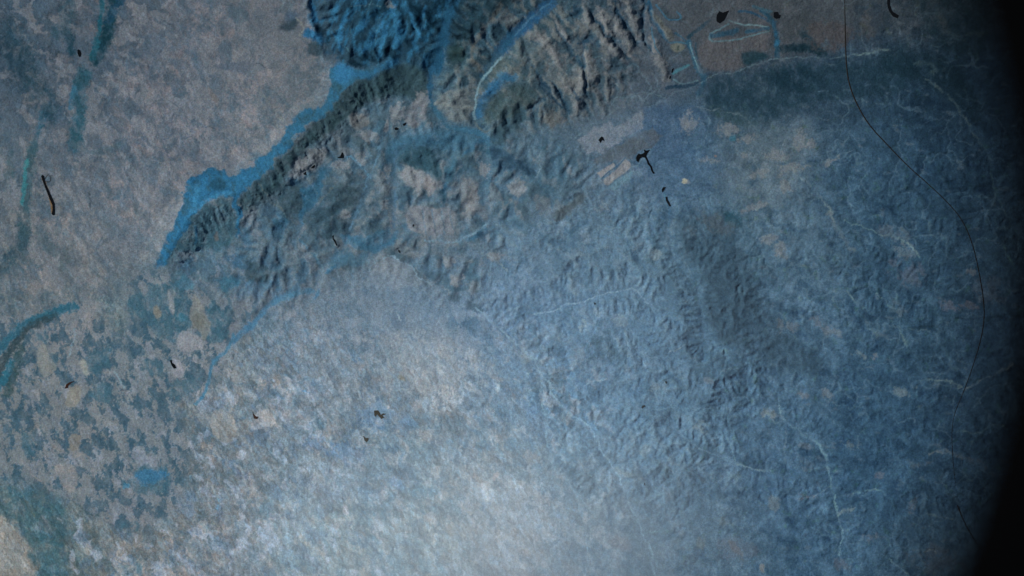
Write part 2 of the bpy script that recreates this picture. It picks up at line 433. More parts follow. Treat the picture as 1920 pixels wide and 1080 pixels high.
# ---- blue mountain country in the north
sl_, d = G.poly([(578, -60), (572, 30), (590, 55), (588, 80), (606, 92), (628, 112), (650, 124), (700, 128), (748, 112), (770, 128), (800, 150), (822, 130), (832, 80), (850, 30), (885, -60)], 20, 1, 2.2)
m = 1 - sstep(-8, 5, d)
nb = fbm_a(X[sl_], Y[sl_], 16, 601, 4, .6, 110, 2.2)
mix(m * .7, (22, 64, 88), sl_)
mix(m * sstep(.0, .7, nb + .2) * .75, (18, 112, 160), sl_)
mix(m * sstep(.25, .8, -nb) * .5, (34, 58, 76), sl_)
# ---- the broken hill belt between the escarpment and the plain: slate scrub, blue valley sides, pale fields
BELT = [(455, 372), (520, 315), (590, 265), (660, 205), (760, 175), (810, 200), (900, 250), (1000, 260), (1080, 270), (1120, 330), (1060, 400), (950, 440), (930, 500), (900, 570), (800, 560), (720, 480), (640, 520), (590, 560), (500, 600), (440, 650), (400, 640), (430, 560), (330, 520), (310, 500), (400, 460), (450, 450)]
sl_, d = G.poly(BELT, 40, 2, 4)
m = 1 - sstep(-30, 22, d)
xs_, ys_ = QX[sl_], QY[sl_]
b1 = fbm_a(xs_, ys_, 32, 1401, 5, .5, 70, 1.6); b2 = fbm_a(xs_, ys_, 36, 1451, 4, .5, 120, 1.8); b3 = fbm_a(xs_, ys_, 28, 1501, 5, .52, 75, 1.5)
mix(m * .35, (84, 104, 122), sl_)
mix(m * sstep(.05, .30, b1 + .15 * n4[sl_]) * .5, (56, 80, 96), sl_)
mix(m * sstep(.12, .40, b2) * .45, (60, 104, 134), sl_)
mix(m * sstep(.18, .38, b3 + .15 * n4[sl_]) * .42, (128, 130, 140), sl_)
mix(m * np.clip(VALN[sl_], 0, 1) * .35, (52, 92, 122), sl_)
# mountain flanks in the north centre
sl_, d = G.poly([(860, -60), (845, 90), (830, 180), (870, 235), (1000, 250), (1100, 240), (1180, 180), (1210, 100), (1200, -60)], 30, 2, 4)
m = 1 - sstep(-25, 15, d); b1 = fbm_a(QX[sl_], QY[sl_], 15, 1601, 5, .58, 62, 2.6)
mix(m * sstep(.0, .3, b1 + .5 * VALN[sl_]) * .6, (40, 68, 86), sl_)
mix(m * sstep(.1, .4, -b1 - .3 * VALN[sl_]) * .45, (116, 116, 120), sl_)
# ---- strokes and patches: (points, half width, softness, colour, strength)
def stroke(pts, w, soft, col, k=1.0, warp=1.0, taper=False, rough=0.5):
    sl_, d, t, s = G.line(pts, w + soft, 2, warp)
    if not d.size: return
    ww = w
    if taper: ww = w * (.35 + .65 * np.sin(np.pi * np.clip(t, 0.02, .98)))
    if rough: ww = ww * (1 + rough * n4[sl_])
    kk = np.clip(k * (1 + .55 * rough * (n1[sl_] + n5[sl_]) * 2), 0, 1)
    mix((1 - sstep(ww - soft, ww + soft, d)) * kk, col, sl_)
def patch(pts, soft, col, k=1.0, warp=1.0, smooth=1, tex=0.0):
    sl_, d = G.poly(pts, soft + 3, smooth, warp)
    if not d.size: return
    m = (1 - sstep(-soft, soft, d)) * F32(k)
    if tex: m = m * np.clip(1 + tex * (n1[sl_] + .6 * n5[sl_]), 0, 1.15)
    mix(np.clip(m, 0, 1), col, sl_)
def blob(x, y, rx, ry, rot, col, k, tex=.6):
    c, s = math.cos(math.radians(rot)), math.sin(math.radians(rot)); R = max(rx, ry) * 1.5
    sl_ = G.box(np.array([(x - R, y - R), (x + R, y + R)]), 2)
    u, v = WX[sl_] * 1.6 - X[sl_] * .6 - x, WY[sl_] * 1.6 - Y[sl_] * .6 - y
    if not u.size: return
    r = np.hypot((u * c + v * s) / rx, (-u * s + v * c) / ry)
    nz = n5[sl_] + .9 * n1[sl_] + .6 * n4[sl_]
    mix(sstep(-.15, .45, 1 - r + tex * nz) * sstep(1.5, 1.0, r) * F32(k), col, sl_)

# north-western slopes and the long blue escarpment
patch([(447, 366), (485, 340), (520, 305), (550, 270), (595, 228), (630, 195), (646, 168), (672, 152), (717, 138), (748, 118), (790, 125), (805, 160), (790, 185), (740, 178), (700, 190),
       (668, 205), (640, 236), (600, 258), (566, 290), (545, 315), (528, 352), (500, 372), (470, 392), (455, 400)], 7, (50, 72, 82), .85, 2.0, 1, .25)  # south-east side of the crest, its shade painted into the colour
patch([(352, 412), (372, 392), (400, 376), (438, 370), (445, 450), (420, 470), (372, 468), (345, 470), (332, 478), (305, 505), (292, 515)], 6, (58, 88, 102), .75, 2, 1, .4)
patch(BLUEBAND, 3.0, (40, 88, 112), .95, 2.8)
patch(BLUEBAND, 3.4, (34, 106, 146), .9, 3.0, 1, 1.6)
patch([(392, 340), (412, 330), (424, 345), (420, 360), (400, 356)], 4, (34, 80, 104), .8, 1)
stroke([(366, 395), (385, 378), (410, 366), (432, 362)], 4, 2, (44, 122, 164), .8)
stroke([(366, 425), (368, 440), (366, 455)], 2.4, 2, (52, 118, 152), .7)
stroke([(372, 350), (366, 372), (358, 395)], 6, 4, (52, 130, 170), .5)
patch([(626, 120), (640, 116), (660, 124), (668, 140), (655, 150), (640, 160), (628, 150)], 4, (22, 118, 172), .9)
stroke([(665, 142), (700, 138), (742, 112)], 6, 4, (20, 104, 152), .8)
stroke([(575, 62), (592, 66), (600, 74)], 8, 4, (22, 108, 158), .9)
patch([(578, 78), (600, 80), (606, 100), (590, 108), (574, 96)], 4, (34, 62, 78), .8)
patch([(525, 45), (545, 38), (562, 28), (560, 48), (545, 58), (528, 56)], 5, (44, 62, 76), .85)
patch([(538, 22), (562, 20), (560, 35), (530, 42)], 5, (52, 82, 112), .6)
for p, w in (([(585, 5), (588, 30), (596, 42)], 6), ([(622, 62), (638, 74), (640, 45)], 5), ([(640, 100), (632, 70), (645, 40), (655, 18)], 4), ([(676, 105), (700, 72), (720, 30), (745, 5)], 4.5),
             ([(712, 95), (722, 60), (730, 40)], 5), ([(740, 85), (752, 60), (738, 30)], 6), ([(668, 62), (690, 38), (712, 22)], 3.5), ([(780, 45), (795, 28), (800, 10)], 3), ([(760, 5), (768, 28), (785, 60), (792, 72)], 3)):
    stroke(p, w, 3, (20, 118, 170), .85, 1.5, True)
for p, w in (([(770, 12), (782, 22), (790, 42)], 9), ([(672, 108), (692, 106), (706, 118)], 8), ([(718, 92), (735, 98), (742, 108)], 7), ([(800, 22), (812, 35), (800, 60)], 9), ([(590, 52), (606, 60), (612, 80)], 6),
             ([(690, 40), (705, 30), (722, 8)], 5), ([(652, 112), (668, 122), (690, 126)], 6)):
    stroke(p, w, 4, (8, 42, 62), .8, 1.5, True)
VC = (20, 92, 132)
stroke([(885, -60), (872, -5), (848, 18), (836, 45), (830, 80), (824, 110), (816, 133)], 9, 3, VC, .95)
stroke([(800, 118), (812, 100), (826, 70)], 8, 5, (16, 84, 122), .8)
stroke([(812, 120), (806, 150), (806, 190)], 4.5, 2.5, (28, 98, 140), .9)
stroke([(806, 190), (816, 208), (832, 228), (850, 242), (868, 243), (900, 249)], 5, 3, (52, 108, 142), .8)
stroke([(1032, 6), (1012, 22), (990, 42), (962, 66), (940, 92)], 11, 4, (24, 92, 140), .8)
stroke([(960, 65), (942, 90), (922, 120), (905, 140)], 7, 4, (28, 92, 130), .7)
stroke([(945, 145), (925, 165), (905, 190), (898, 215)], 9, 5, (34, 104, 150), .85)
stroke([(938, 140), (950, 150), (965, 146)], 6, 3, (44, 118, 164), .7)
stroke([(1030, 8), (1010, 20), (985, 45), (965, 66)], 1.6, 1, (70, 128, 168), .6)
# dark ranges east of the blue valley
patch([(880, -60), (862, 10), (845, 40), (838, 90), (840, 140), (862, 120), (895, 60), (930, 30), (960, 20), (1010, -60)], 8, (34, 54, 66), .72, 2, 1, .5)
patch([(838, 85), (862, 82), (880, 100), (870, 118), (842, 118)], 6, (40, 60, 62), .6)
for p in ([(850, 8), (866, 32), (880, 40)], [(846, 36), (868, 56), (884, 62)], [(842, 60), (856, 70), (880, 72)], [(866, 6), (895, 18)]):
    stroke(p, 4, 3, (12, 32, 46), .7, 1.5, True)  # dark bands below the ribs: their shade painted as colour
for p in ([(938, 10), (925, 35), (905, 60), (888, 85)], [(886, 90), (884, 110), (896, 128), (905, 135)]):
    stroke(p, 4, 4, (104, 100, 98), .5, 1.5)
blob(945, 28, 10, 20, 20, (92, 94, 102), .6)
# warm tilted ridges of the north centre: bare backs between blue gullies
RIDGES = (([(1092, 12), (1100, 30), (1108, 50)], 9), ([(1122, 15), (1135, 45), (1150, 70)], 6), ([(1152, 35), (1162, 58), (1178, 82), (1185, 100)], 9), ([(1172, 5), (1188, 40), (1196, 70)], 9),
             ([(1095, 95), (1108, 130), (1118, 155)], 10), ([(1125, 70), (1150, 90), (1165, 110)], 8), ([(1050, 140), (1068, 165), (1085, 185), (1078, 210)], 9), ([(1085, 130), (1092, 155), (1090, 172)], 7),
             ([(1020, 65), (1040, 100), (1050, 130)], 10), ([(1045, 45), (1060, 65), (1066, 80)], 6), ([(990, 60), (1010, 70), (1025, 90)], 8), ([(1215, 20), (1230, 45), (1250, 65), (1260, 72)], 7), ([(1222, 70), (1236, 110), (1252, 150)], 9))
for p, w in RIDGES:
    stroke(p, w, 4, (120, 119, 126), .62, 2, True, .6)
GULLIES = (([(1108, 15), (1118, 40), (1140, 68), (1165, 90), (1180, 108)], 4), ([(1150, 5), (1165, 35), (1190, 72), (1205, 95)], 4), ([(1040, 52), (1060, 78), (1075, 105), (1090, 125)], 5), ([(990, 110), (1005, 140), (1030, 175), (1048, 195), (1062, 210)], 4.5),
             ([(1028, 150), (1045, 165), (1060, 195), (1066, 215)], 3.5), ([(1094, 85), (1092, 120), (1098, 150), (1100, 190)], 3.5), ([(1210, -10), (1205, 30), (1203, 60)], 4), ([(1215, 5), (1222, 35), (1240, 62), (1250, 75)], 3.5),
             ([(1086, 82), (1105, 75), (1122, 84)], 7), ([(1068, 30), (1085, 25), (1080, 10)], 7), ([(1205, 60), (1212, 85), (1228, 100)], 3), ([(1070, 165), (1085, 185), (1098, 190), (1105, 205)], 3.5), ([(985, 210), (1005, 195), (1022, 185)], 4))
for p, w in GULLIES:
    stroke(p, w, 2.5, (30, 66, 92), .72, 2, True)
blob(935, 125, 26, 18, -30, (78, 88, 92), .6); blob(865, 190, 26, 22, 0, (104, 112, 122), .6); blob(920, 195, 20, 14, -30, (66, 78, 84), .6); blob(1040, 222, 26, 18, 10, (100, 98, 100), .6); blob(985, 100, 26, 26, 0, (82, 96, 108), .5)
stroke([(815, 195), (825, 190), (845, 200), (862, 200), (885, 205)], 3, 2, (142, 144, 146), .5)
stroke([(940, 108), (912, 138), (896, 160), (892, 185), (889, 205), (890, 225)], 2.2, 1.3, (118, 146, 164), .8)
stroke([(890, 232), (905, 249), (925, 240), (945, 225), (965, 205)], 2, 1.5, (96, 106, 112), .7)
stroke([(866, 240), (885, 246), (908, 252), (915, 270)], 4, 2, (58, 118, 156), .8)
# north-east: drained farmland with embanked meadows
patch([(1210, -40), (1330, -40), (1460, -40), (1600, -40), (1605, 60), (1560, 105), (1500, 100), (1440, 105), (1390, 132), (1330, 135), (1300, 75), (1260, 70), (1220, 20)], 8, (80, 84, 94), .45, 2, 1, .5)
patch([(1308, 90), (1330, 70), (1375, 72), (1440, 58), (1442, 95), (1400, 110), (1390, 130), (1335, 135), (1315, 120)], 4, (98, 94, 102), .6, 1, 1, .3)
patch([(1388, 100), (1405, 94), (1440, 100), (1442, 108), (1395, 128)], 4, (24, 62, 78), .8)
patch([(1245, 12), (1258, 30), (1275, 30), (1280, 38), (1268, 42), (1248, 36), (1230, 15)], 3, (52, 66, 78), .6)
for p, w, c in (([(1366, 38), (1372, 42), (1390, 46), (1405, 46), (1440, 50)], 1.3, (112, 140, 154)), ([(1442, 58), (1410, 66), (1390, 73), (1345, 79), (1328, 76), (1332, 62), (1350, 54), (1366, 45)], 1.5, (96, 124, 140)),
                ([(1335, 68), (1352, 65), (1380, 58)], 5, (42, 84, 112)), ([(1400, 60), (1420, 56), (1440, 52)], 3, (46, 92, 122)), ([(1385, 22), (1410, 23), (1425, 32), (1440, 40)], 2, (34, 82, 116)), ([(1266, 62), (1285, 75), (1297, 100)], 2, (40, 86, 116)),
                ([(1253, 80), (1270, 80), (1287, 82)], 1.5, (60, 110, 140)), ([(1216, 5), (1228, 40), (1244, 66), (1252, 74)], 3.2, (34, 86, 122)), ([(1230, 10), (1250, 35), (1266, 40), (1280, 32), (1270, 22)], 1.6, (54, 108, 142)),
                ([(1290, 78), (1298, 100), (1306, 128), (1318, 145)], 4, (46, 100, 132)), ([(1292, 80), (1301, 105), (1312, 135)], 1, (118, 150, 164)), ([(1304, 80), (1308, 110), (1318, 135)], 1, (40, 80, 102)), ([(1262, 138), (1275, 130), (1290, 122)], 2.4, (72, 128, 150)), ([(1320, 142), (1318, 165), (1310, 175)], 5, (44, 92, 124)),
                ([(1262, 148), (1275, 158), (1295, 155), (1308, 152)], 1.2, (92, 120, 136)), ([(1222, 50), (1226, 85), (1240, 105)], 1.2, (70, 112, 140)), ([(1428, 20), (1440, 30), (1448, 40), (1455, 62), (1457, 80), (1456, 105)], 4.5, (24, 82, 112)), ([(1445, 22), (1428, 18), (1412, 12)], 3, (60, 92, 112)),
                ([(1250, 165), (1275, 163), (1308, 158)], 3.5, (24, 62, 90)), ([(1290, 70), (1310, 55), (1330, 40)], 3.5, (40, 68, 88)), ([(1468, 92), (1500, 88), (1530, 92), (1545, 102)], 8, (22, 52, 68)), ([(1500, 60), (1520, 75), (1535, 95)], 7, (30, 58, 74))):
    stroke(p, w, max(.8, w * .4), c, .8, .6)
for x in range(1345, 1440, 13):
    stroke([(x, 76), (x + 3, 100)], .8, .7, (60, 64, 74), .5, .5)
for x, y in ((1452, 45), (1455, 62), (1456, 82)): blob(x, y, 5, 8, 0, (28, 108, 150), .8)
patch([(1255, 85), (1270, 80), (1288, 88), (1275, 98), (1262, 97)], 1.5, (116, 118, 112), .7, .5); blob(1271, 90, 3, 4, 0, (52, 70, 76), .8)
patch([(1218, 15), (1232, 28), (1250, 50), (1262, 65), (1262, 77), (1250, 76), (1245, 62), (1225, 35)], 2.5, (112, 112, 110), .6, 1)
blob(1480, 45, 40, 35, 0, (62, 68, 76), .45); blob(1555, 65, 42, 30, 10, (84, 76, 80), .55); blob(1630, 45, 18, 30, 15, (86, 82, 84), .4); blob(1640, 30, 10, 30, 0, (44, 62, 82), .5)
# dark forests of the north-east
patch([(1330, 150), (1390, 138), (1450, 118), (1540, 116), (1600, 112), (1680, 100), (1720, 130), (1700, 170), (1640, 190), (1560, 185), (1480, 205), (1440, 235), (1400, 215), (1340, 205), (1310, 190)], 12, (34, 64, 84), .68, 3, 1, 1.0)
patch([(1440, 130), (1520, 125), (1540, 150), (1500, 175), (1450, 165)], 12, (22, 56, 76), .6, 3, 1, 1.0)
patch([(1330, 200), (1380, 208), (1430, 232), (1400, 240), (1350, 225)], 8, (48, 72, 80), .5, 3, 1, .4)
patch([(1640, 90), (1700, 80), (1790, 110), (1830, 170), (1840, 240), (1780, 190), (1720, 150), (1660, 140)], 14, (26, 56, 74), .6, 3, 1, .6)
patch([(1690, -40), (1850, -40), (1860, 90), (1800, 120), (1730, 60)], 14, (34, 60, 76), .6, 3, 1, .6)
# centre north blocks
patch([(1207, 205), (1240, 195), (1300, 200), (1330, 215), (1290, 250), (1270, 300), (1225, 300), (1207, 250)], 4, (62, 90, 124), .55, 1.2, 0, .3)
patch([(1085, 262), (1108, 246), (1143, 231), (1150, 240), (1175, 225), (1205, 206), (1205, 244), (1165, 262), (1130, 285), (1100, 290)], 2.5, (126, 131, 148), .62, 2.2, 0, .7)
patch([(1110, 300), (1135, 281), (1180, 260), (1225, 240), (1240, 262), (1200, 285), (1160, 300), (1125, 308)], 2.5, (88, 94, 106), .65, 2.2, 0, .6)
patch([(1120, 324), (1150, 305), (1155, 315), (1127, 334)], 1.1, (142, 139, 148), .8, .8, 0, .4)
patch([(1131, 337), (1150, 323), (1160, 314), (1172, 298), (1180, 302), (1184, 314), (1162, 330), (1141, 348), (1133, 346)], 1.2, (142, 138, 146), .8, .8, 0, .4)
patch([(1141, 350), (1184, 318), (1188, 328), (1165, 350), (1148, 358)], 2.5, (108, 140, 162), .7, 1)
stroke([(1128, 335), (1140, 322), (1158, 312), (1172, 296)], 1.3, .8, (52, 96, 132), .9, .4)
for k in range(5): stroke([(1140 + 9 * k, 330 - 6 * k), (1145 + 9 * k, 340 - 6.5 * k)], .6, .6, (110, 112, 124), .6, .3)
patch([(1030, 402), (1060, 385), (1090, 360), (1102, 370), (1075, 395), (1046, 420)], 4, (76, 84, 92), .7, 2)
patch([(1320, 470), (1300, 500), (1260, 430), (1262, 400), (1330, 420), (1370, 420), (1400, 480), (1450, 600), (1560, 690), (1500, 700), (1400, 660), (1330, 640), (1322, 560)], 12, (58, 84, 108), .7, 3, 1, .6)
patch([(1258, 470), (1320, 520), (1325, 600), (1390, 640), (1430, 560), (1400, 500), (1320, 450)], 6, (58, 88, 114), .4, 2, 1, .5)
blob(1375, 410, 18, 18, 30, (40, 90, 116), .75, .3); blob(1345, 420, 34, 18, 20, (88, 94, 104), .5)
blob(1366, 408, 8, 7, 0, (32, 84, 108), .6); blob(1373, 258, 5, 6, 0, (56, 124, 156), .8, .2)
for x, y, rx, ry, r in ((1290, 340, 9, 4, 10), (1480, 318, 26, 9, -18), (1425, 325, 28, 8, -15), (1365, 240, 22, 14, 0), (1300, 235, 16, 16, -40), (1285, 225, 10, 20, 30), (1400, 260, 20, 8, -10), (1330, 300, 18, 7, 10), (1455, 288, 26, 12, 0), (1500, 262, 16, 20, 20),
                        (1475, 350, 16, 12, 0), (1560, 300, 20, 6, -25), (1410, 390, 30, 6, -20), (1440, 450, 20, 10, -20), (1395, 290, 12, 5, 0), (1465, 470, 14, 16, 0), (1520, 270, 10, 8, 0)):
    blob(x, y, rx, ry, r, (134, 136, 146), .55, .8)
blob(1283, 339, 6, 4, 30, (176, 170, 160), .9, .2); blob(1344, 291, 4, 3, 0, (136, 112, 108), .8, .2)
# middle: pale farm strips round the basin
patch([(757, 398), (776, 386), (798, 383), (815, 392), (840, 386), (858, 400), (856, 436), (820, 442), (780, 438), (762, 425)], 3, (136, 134, 146), .62, 1.5, 1, .5)
for x in (795, 813, 830, 848): stroke([(x - 3, 395), (x + 4, 438)], 1.6, 1.2, (88, 112, 136), .7, 1)
for x, y, rx, ry, r in ((778, 322, 22, 16, 30), (812, 345, 12, 20, 60), (782, 350, 7, 18, -20), (726, 320, 6, 16, 10), (832, 310, 8, 12, 20), (880, 395, 12, 18, 30), (968, 352, 16, 14, 0), (960, 378, 8, 6, 0), (905, 320, 14, 20, 0), (885, 370, 8, 20, 20), (720, 385, 8, 12, 0), (676, 300, 10, 14, 0), (700, 395, 8, 10, 0),
                        (745, 215, 16, 26, 10), (675, 220, 18, 14, 10), (725, 235, 4, 14, 0), (790, 185, 14, 16, 0), (690, 255, 22, 10, 20), (770, 250, 24, 10, -10), (565, 305, 16, 10, -30), (555, 330, 12, 8, 0), (640, 310, 24, 12, 0), (645, 405, 12, 10, 0), (716, 500, 14, 18, 20), (740, 500, 20, 12, 30), (840, 490, 14, 10, 20), (855, 525, 14, 12, 0), (930, 480, 18, 12, 0)):
    blob(x, y, rx, ry, r, (138, 138, 148), .62, .7)
for x, y, rx, ry, r in ((862, 372, 12, 14, 40), (735, 300, 14, 20, 30), (790, 280, 30, 14, 20), (850, 320, 8, 24, 10), (760, 360, 12, 22, 0), (950, 300, 34, 10, 30), (975, 315, 30, 6, 20), (600, 395, 34, 16, 0), (540, 400, 26, 20, 0), (620, 365, 22, 18, 0), (780, 520, 20, 16, 20), (820, 520, 20, 14, 10), (700, 400, 18, 22, 10), (500, 490, 22, 12, 20), (640, 425, 24, 10, 20),
                        (505, 400, 20, 12, 20), (855, 560, 18, 10, 30), (885, 575, 20, 10, 20), (560, 370, 20, 9, 30)):
    blob(x, y, rx, ry, r, (60, 86, 108), .62, .6)
blob(678, 190, 14, 8, 0, (52, 74, 84), .5)
for p, w in (([(700, 468), (715, 462), (735, 450), (745, 435)], 6), ([(565, 420), (560, 405), (585, 385), (598, 350), (606, 325)], 6), ([(628, 500), (612, 512)], 4), ([(600, 540), (590, 560)], 3), ([(730, 285), (745, 268), (780, 262), (830, 258), (870, 262)], 11), ([(850, 300), (838, 340), (830, 360)], 5), ([(590, 340), (575, 375)], 6), ([(930, 262), (900, 262), (870, 290)], 5),
             ([(875, 450), (900, 438), (925, 425)], 4), ([(640, 440), (660, 445), (700, 470)], 4)):
    stroke(p, w, 3.5, (48, 112, 152), .7, 1.6, True)
blob(910, 285, 10, 8, 0, (44, 100, 130), .6)
def K(*pts): return T(480, 0, 2, *pts)
for p, c, k in ((K((200, 790), (300, 760), (340, 830), (300, 900), (210, 900)), (54, 76, 92), .75), (K((270, 690), (390, 700), (380, 770), (300, 800), (255, 760)), (58, 78, 92), .75), (K((520, 560), (640, 545), (700, 600), (690, 680), (640, 640), (540, 620)), (44, 80, 100), .8),
                (K((400, 820), (470, 830), (480, 890), (420, 900)), (60, 84, 104), .6), (K((860, 500), (990, 400), (1030, 440), (900, 560)), (50, 74, 90), .75), (K((870, 540), (940, 560), (1000, 610), (1050, 640), (1040, 670), (950, 640), (880, 620)), (46, 78, 106), .75),
                (K((930, 330), (1040, 310), (1060, 380), (1000, 420), (850, 470), (850, 430)), (58, 76, 84), .7), (K((690, 690), (720, 760), (690, 770)), (40, 84, 110), .8), (K((-40, 980), (60, 1000), (60, 1060), (-40, 1060)), (44, 64, 74), .6), (K((80, 680), (200, 700), (210, 800), (120, 830), (60, 760)), (60, 80, 92), .7),
                (K((520, 650), (600, 620), (640, 670), (620, 720), (560, 690)), (142, 142, 154), .7), (K((640, 650), (690, 700), (650, 740), (620, 700)), (140, 134, 142), .8), (K((790, 660), (830, 680), (835, 760), (820, 820), (780, 780), (760, 720)), (128, 128, 138), .65), (K((570, 400), (620, 350), (645, 440), (590, 490), (560, 450)), (124, 124, 136), .7),
                (K((670, 370), (740, 330), (800, 340), (815, 440), (760, 460), (700, 430)), (112, 118, 126), .7), (K((340, 420), (400, 410), (420, 470), (370, 500)), (112, 110, 114), .6), (K((190, 570), (270, 540), (260, 620), (180, 660), (130, 640)), (118, 118, 126), .7), (K((440, 990), (520, 960), (600, 1010), (640, 1080), (400, 1080)), (126, 138, 158), .6),
                (K((500, 500), (640, 470), (700, 490), (800, 500), (850, 520), (770, 560), (700, 570), (600, 540), (530, 600), (480, 620)), (60, 108, 140), .65), (K((300, 880), (360, 900), (480, 860), (520, 850), (480, 920), (430, 950), (380, 940)), (56, 114, 150), .7), (K((700, 570), (760, 560), (740, 680), (710, 690)), (64, 104, 130), .6),
                (K((150, 690), (210, 720), (250, 620), (265, 650), (235, 750), (190, 790), (165, 830), (150, 800), (180, 760)), (50, 112, 148), .8), (K((60, 810), (110, 790), (130, 840), (80, 860)), (56, 108, 138), .6), (K((290, 930), (330, 960), (430, 950), (400, 1000), (300, 980), (260, 1020)), (66, 112, 142), .5)):
    patch(p, 4, c, k, 2.2, 2, .5)  # the dark slate ones put the shading of the hills into the colour
    ps = np.array(p); cx_, cy_ = ps.mean(0); rr = max(8.0, float(np.hypot(*(ps - (cx_, cy_)).T).mean()))
patch([(1010, 300), (1060, 330), (1090, 360), (1050, 380), (1000, 350)], 14, (70, 98, 120), .4, 3, 1, .6)

# ---- west: long blue scarps of the plateau
for p, w, c, k in (([(222, -40), (212, 10), (205, 50), (196, 80), (180, 112)], 12, (26, 62, 76), .85), ([(190, -20), (190, 30), (184, 70), (174, 110)], 5, (30, 92, 110), .85), ([(228, 0), (216, 15), (205, 40)], 7, (26, 72, 98), .7),
                   ([(158, 140), (150, 175), (150, 210), (146, 235), (140, 275)], 14, (46, 84, 100), .8), ([(136, 165), (136, 190), (132, 205)], 5, (50, 104, 130), .7), ([(128, 60), (132, 90), (136, 100)], 8, (36, 64, 78), .7), ([(82, 215), (70, 250), (62, 280)], 7, (40, 84, 104), .7), ([(20, 60), (40, 115), (60, 160), (90, 200)], 24, (40, 66, 80), .6),
                   ([(0, 90), (30, 130)], 22, (40, 60, 74), .6), ([(62, 275), (54, 330), (46, 400), (44, 455)], 10, (62, 84, 94), .85), ([(50, 300), (46, 340), (42, 380)], 3.5, (58, 122, 132), .85), ([(40, 455), (20, 485), (-10, 520)], 12, (60, 80, 92), .85),
                   ([(135, 575), (105, 585), (60, 600), (30, 620), (10, 640), (-10, 665)], 9, (48, 104, 124), .9), ([(100, 590), (60, 605), (38, 625), (20, 650), (0, 690), (-10, 720)], 9, (54, 70, 76), .85), ([(22, 680), (12, 705), (-8, 725)], 9, (44, 112, 128), .85), ([(36, 650), (25, 700), (12, 735)], 9, (58, 80, 84), .75),
                   ([(130, 10), (120, 40), (110, 60)], 14, (52, 78, 92), .6), ([(20, 290), (18, 330)], 8, (66, 88, 98), .6), ([(75, 430), (85, 460), (100, 470)], 12, (80, 94, 104), .6), ([(125, 470), (118, 500)], 9, (82, 92, 98), .6), ([(135, 270), (160, 285), (210, 285), (222, 272)], 6, (74, 92, 104), .6)):
    stroke(p, w, w * .4, c, k, 2.0)
patch([(0, 960), (40, 990), (70, 1040), (75, 1130), (-60, 1130), (-60, 950)], 9, (148, 140, 137), .8, 3)
patch([(0, 890), (60, 880), (110, 930), (130, 960), (120, 1010), (125, 1130), (75, 1130), (60, 1040), (30, 980), (-40, 950), (-40, 880)], 9, (62, 94, 106), .7, 3, 1, .5)
# woods on the western tableland: crisp-edged patches among pale fields
sl_, d = G.poly([(230, 520), (300, 500), (360, 530), (420, 560), (500, 545), (470, 610), (435, 640), (430, 690), (385, 750), (330, 750), (340, 800), (370, 850), (350, 900), (340, 960), (270, 1000), (200, 990), (170, 960), (120, 930), (60, 910),
                 (-60, 900), (-60, 560), (60, 600), (120, 560), (180, 560), (220, 640), (240, 640)], 40, 2, 3)
wood = fbm_a(WX[sl_], WY[sl_], 20, 701, 5, .6, 66, 1.7) + .25 * n4[sl_]
wood2 = fbm(X[sl_], Y[sl_], 60, 731, 2)
mw = (1 - sstep(-20, 22, d)) * sstep(.0, .16, wood + .30 * wood2 + .02)
mix(mw * (.80 + .25 * n5[sl_] + .1 * wood2), (62, 86, 100), sl_)
wood3 = fbm_a(QX[sl_], QY[sl_], 14, 761, 4, .6, 85, 1.6)
mix((1 - sstep(-20, 22, d)) * sstep(.1, .3, wood3) * .5, (98, 110, 118), sl_)
mix((1 - sstep(-20, 22, d)) * sstep(.25, .4, -wood3) * .45, (66, 92, 108), sl_)
WOOD = np.zeros(X.shape, F32); WOOD[sl_] = 1 - sstep(-20, 22, d)
mx_ = (1 - sstep(-20, 20, d)) * (1 - mw)
mix(mx_ * .5, (132, 129, 131), sl_)
for p in ([(272, 540), (276, 590), (290, 628), (270, 600), (240, 590), (238, 560)], [(268, 530), (350, 535), (355, 600), (348, 640), (300, 640), (280, 610)], [(322, 505), (355, 515), (352, 530), (320, 530)], [(388, 560), (430, 590), (425, 640), (395, 650), (385, 610)],
          [(150, 675), (170, 660), (200, 645), (215, 660), (200, 700), (175, 706)], [(165, 720), (205, 715), (215, 735), (205, 752), (170, 750)], [(265, 672), (300, 672), (305, 700), (275, 710)], [(320, 720), (350, 705), (380, 700), (375, 730), (340, 750), (315, 745)],
          [(250, 880), (265, 865), (300, 875), (322, 870), (325, 910), (300, 925), (260, 930), (235, 910)], [(225, 985), (262, 978), (262, 996), (232, 998)], [(65, 620), (95, 620), (90, 650), (70, 645)], [(92, 658), (108, 665), (105, 688), (94, 685)], [(40, 812), (68, 812), (60, 860), (42, 850)]):
    patch(p, 3, (66, 98, 112), .65, 2.6, 1, 1.1)
for p, w, c, k in (([(135, 575), (105, 585), (60, 600), (30, 620), (10, 640), (-10, 665)], 8, (48, 104, 124), .85), ([(100, 594), (60, 608), (38, 628), (20, 655), (0, 690), (-10, 720)], 7, (54, 70, 76), .8), ([(22, 680), (12, 705), (-8, 725)], 8, (44, 108, 128), .85), ([(40, 655), (28, 700), (12, 740)], 8, (58, 80, 84), .7)):
    stroke(p, w, w * .35, c, k, 2.2, False, .5)
